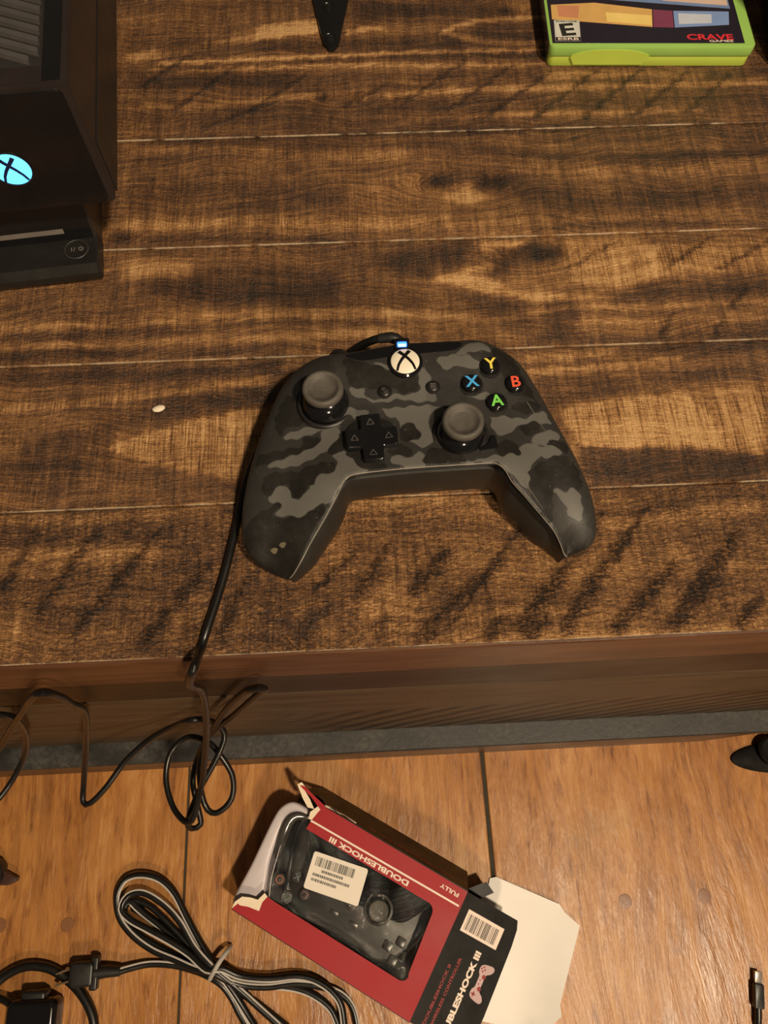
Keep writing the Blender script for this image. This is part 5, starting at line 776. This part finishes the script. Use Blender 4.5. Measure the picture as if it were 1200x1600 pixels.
# plastic insert and clear window
MB().prism(cr([(-3, 3), (-5, 40), (-7.5, 78), (-6, 92), (1, 100.5), (14, 102), (22, 100), (20, 92), (10, 88), (6, 78), (11, 44), (21, 25), (22, 8), (10, 4)], 3, True) and [(q[0], q[1]) for q in cr([(-3, 3), (-5, 40), (-7.5, 78), (-6, 92), (1, 100.5), (14, 102), (22, 100), (20, 92), (10, 88), (4, 78), (8, 50), (16, 30), (20, 12), (10, 4)], 3, True)], 6, 47, 3.0, 3).build('insert', M['tray'], box, True, ang=70)
MB().tube(cr([(20, 95, 46), (11, 92, 47), (7, 84, 47), (9, 68, 46), (13, 52, 44)], 2), lambda t: 5.2 - 2.6*abs(2*t - 1)**2, 12).build('insert_ridge', M['tray_dark'], box, True)
MB().box(2, 3, 1, BU - 1, BV - 2, 2.2).build('insert_floor', M['tray_dark'], box)
MB().tube(cr([(24, 22, 49.5), (17, 38, 49.2), (12, 58, 49.5), (8, 78, 49.2), (9, 88, 48.8)], 2), .55, 6).build('film_edge', M['tray'], box, True)
wv, wfc = cdt([(20, 18), (168, 18), (168, 94), (16, 94), (10, 70), (14, 45)], [(x, y) for x in range(24, 165, 9) for y in range(24, 92, 9)])
MB().add([(x, y, BH - 2.2 + .8*math.sin(x*.09)*math.cos(y*.11)) for x, y in wv], wfc).build('window_film', M['film'], box, True)
# white sticker on the window
ql = [np.array(p) for p in ((40.5, 74.5), (90.5, 84.5), (97.0, 55.0), (46.5, 44.0))]
sc0 = sum(ql)/4; ex_ = (ql[1] - ql[0]); wS = np.linalg.norm(ex_); ax = math.degrees(math.atan2(ex_[1], ex_[0])); hS = np.linalg.norm(ql[0] - ql[3])
sf = place(sc0[0], sc0[1], BH - .9, ax)
sk = MB(); sr = rrect(-wS/2, -hS/2, wS/2, hS/2, 2); sk.prism(sr, 0, .2).xf(sf).build('price_sticker', M['sticker'], box)
sko = bpy.context.scene.objects[-1] if False else [o for o in box.children if o.name.startswith('price_sticker')][0]
bars(sko, place(sc0[0], sc0[1], BH - .6, ax), -wS/2 + 4, wS/2 - 11, 4.5, 12.0, 9, 'barcode', M['print_black'])
tl = MB(); r = random.Random(4)
for row, (x0, x1) in enumerate(((-14, 5), (-21, 12), (-21, 2))):
    q = x0
    while q < x1:
        wd = r.uniform(.6, 1.6); yy = 1.6 - row*4.2; tl.add([(q, yy - 1.1, .1), (q + wd, yy - 1.1, .1), (q + wd, yy + 1.1, .1), (q, yy + 1.1, .1)], [(0, 1, 2, 3)]); q += wd + r.uniform(.3, .6)
tl.xf(place(sc0[0], sc0[1], BH - .6, ax)).build('small_print', M['print_grey'], sko)

# the pad packed inside (grips towards the printed title)
pad = thing('boxed_gamepad', 'black twin-stick gamepad packed behind the box window', 'controller', (-132.1, -76.8, 0), -31.31)
pm = lambda x, y, z: (91 + x, 46 + y, z)
po = cr([(-50, -24), (-36, -29), (-22, -25), (0, -23), (22, -25), (36, -29), (50, -24), (60, -14), (67, 4), (74, 30), (75, 44), (68, 50), (60, 46), (50, 28), (42, 19), (30, 24), (18, 22), (8, 15), (-8, 15), (-18, 22), (-30, 24), (-42, 19), (-50, 28), (-60, 46), (-68, 50), (-75, 44), (-74, 30), (-67, 4), (-60, -14)], 2.5, True)
MB().prism([(p[0], p[1]) for p in po], 6, 36, 7, 4).xf(pm).build('body', M['satin_black'], pad, True, ang=60)
M['pad_btn'] = plain('pad_button_plastic', (.035, .032, .03), .3)
for sx in (-24, 24):
    MB().lathe([(13.5, 34), (13.2, 37), (11, 37.6), (10.5, 36)], pm(sx, 13, 0), 30).build('stick_ring', M['pad_btn'], pad, True)
    MB().lathe([(5, 36), (5, 41), (8.8, 42.5), (9.2, 45), (8.2, 46.6), (5, 46.0), (.2, 45.6)], pm(sx, 13, 0), 30).build('thumbstick', M['rubber'], pad, True)
for k, (dx, dy, ik_) in enumerate(((-12.5, 0, 'circle'), (12.5, 0, 'square'), (0, 11, 'cross'), (0, -11, 'triangle'))):
    c0 = pm(-54 + dx*1.05, -8 + dy*.85, 0)
    bt = MB().lathe([(5.6, 34), (5.5, 38.2), (4.8, 39.0), (.2, 39.3)], c0, 24).build('action_button', M['pad_btn'], pad, True)
    nn_ = dict(circle=20, square=4, triangle=3).get(ik_); mm_ = MB(); rr_ = 3.2
    if nn_:
        ph = math.pi/4 if nn_ == 4 else -math.pi/2
        pp = [(c0[0] + rr_*math.cos(ph + 2*math.pi*i/nn_), c0[1] + rr_*math.sin(ph + 2*math.pi*i/nn_), 39.35) for i in range(nn_ + 1)]; mm_.tube(pp, .62, 6)
    else:
        for s in (-1, 1): mm_.tube([(c0[0] - 2.3, c0[1] - 2.3*s, 39.35), (c0[0] + 2.3, c0[1] + 2.3*s, 39.35)], .55, 6)
    cl = dict(circle=(.42, .16, .10), square=(.36, .20, .20), cross=(.16, .20, .28), triangle=(.16, .24, .22))[ik_]
    mm_.build('symbol', plain('symbol_'+ik_, cl, .5, var=.05), bt, True)
for dx, dy in ((-9, 0), (9, 0), (0, -9), (0, 9)):
    q = [(54 + dx*1.0 + a, -8 + dy*.9 + b2) for a, b2 in rrect(-4, -4, 4, 4, 1.5, 3)]
    MB().prism(q, 34, 38.5, .8).xf(pm).build('direction_key', M['pad_btn'], pad, True)
for sx in (-10, 10): MB().prism(rrect(sx - 4, -10, sx + 4, -6, 1), 35, 37, .4).xf(pm).build('menu_key', M['pad_btn'], pad, True)
MB().lathe([(5, 35), (4.8, 37), (.2, 37.4)], pm(0, 4, 0), 24).build('mode_button', M['pad_btn'], pad, True)

# ------------------------------------------------------------------ cords and plugs on the floor
cord = thing('power_cord', 'coiled black power cord with grey stripe and two-prong plug', 'cord')  # power cord, coiled, with its own two-prong plug
mc, ms = MB(), MB()
for si, s in enumerate(STRANDS):
    P = cr(s, 3)
    mc.tube([(p[0], p[1], p[2] - .6) for p in P], 3.0, 10)
    if si > 3: continue
    q = []
    for i, p in enumerate(P):
        t = np.array(P[min(i+1, len(P)-1)]) - np.array(P[max(i-1, 0)]); nn_ = np.array((t[1], -t[0], 0)); nn_ = nn_/max(np.linalg.norm(nn_), 1e-6); q.append(p - nn_*2.2 + np.array((0, 0, 1.0)))
    ms.tube(q, 1.0, 8)
cd = mc.build('cable_run', M['cable'], cord, True); ms.build('stripe', M['stripe'], cd, True)
tt = [np.array(p) for p in TIE]
MB().tube(cr([(-141.5, -113, 3), (-142.2, -114.8, 14), (-147.5, -121.5, 19.5), (-153, -129.5, 19), (-158, -136.5, 11), (-159.9, -138.5, 3)], 1.2), 2.1, 8).build('twist_tie', M['tie'], cord, True)
pp = [(-245, -126.5, 9), (-256, -127.5, 9)]
pg = MB().tube([(-240, -127, 8.5), (-252, -126.5, 8.8), (-264, -127, 9)], lambda t: 4.2 + 2.2*t, 12).prism(rrect(-284, -137, -262, -117, 4), 2, 17, 2.5, 3).prism(rrect(-266, -140.5, -259, -113.5, 2), 5, 14, 1.5, 3).build('plug', M['satin_black'], cord, True)
for dy in (-131.5, -122.0): MB().prism(rrect(-297, dy - .9 + (.0), -283, dy + .9, .5), 6, 12.5, .3).xf(lambda x, y, z: (x, y - .28*(-283 - x)*1.0, z)).build('prong', M['brass'], pg)
tag(MB().tube(cr(RING, 3), 4.2, 12).build('thick_cable', M['cable'], None, True), 'thick black cable arching round under the two-prong plug', 'cable')
ad = thing('power_adapter', 'black power adapter block at the bottom left corner', 'adapter', (-312, -168, 0))
MB().prism(rrect(-22, -36, 22, 25, 7), .2, 24, 5, 4).build('housing', M['gloss_black'], ad, True)
MB().prism(rrect(-12, 22, 10, 31, 3), 5, 19, 2.5, 3).build('collar', M['satin_black'], ad, True)
for sy in (-6, -12): MB().lathe([(1.6, 23.6), (1.2, 24.4), (.2, 24.6)], (16.5, sy + 4, 0), 10).build('rivet', M['silver'], ad, True)
MB().tube(cr([(-14, 14, 18), (-24, 22, 13), (-40, 26, 8), (-62, 25, 5), (-95, 20, 4)], 3), 3.2, 10).build('lead', M['cable'], ad, True)
lp = thing('small_plug', 'small dark plug poking in at the left frame edge', 'plug', (-358, -40, 0))
MB().prism([(-40, -9), (-6, -15), (2, -6), (1, 6), (-4, 12), (-14, 15), (-40, 10)], .3, 16, 3, 3).build('housing', M['satin_black'], lp, True)
MB().prism([(-2, -11), (6, -11.5), (14, -8), (14.5, -5.5), (2, 1), (-2, 2)], 2, 10, 1.5, 2).build('tip', plain('dark_red_brown_plastic', (.05, .022, .018), .35), lp, True)
us = thing('usb_plug', 'black usb plug with a metal tip near the lower right corner', 'plug', (339, -172, 0), -12)
MB().prism(rrect(-4.4, -14, 4.4, 6, 1.6), 1, 9.4, 1.2, 2).build('housing', M['satin_black'], us, True)
MB().prism(rrect(-3.1, 6, 3.1, 15.5, .5), 3, 7.4, .3).build('metal_tip', M['silver'], us, True)
MB().tube(cr([(0, -12, 5), (.2, -22, 4.5), (-.5, -40, 3.2), (-4, -80, 2.8), (-20, -140, 2.8)], 3), lambda t: 3.2 if t < .12 else 2.3, 10).build('lead', M['cable'], us, True)
bpy.context.view_layer.update()
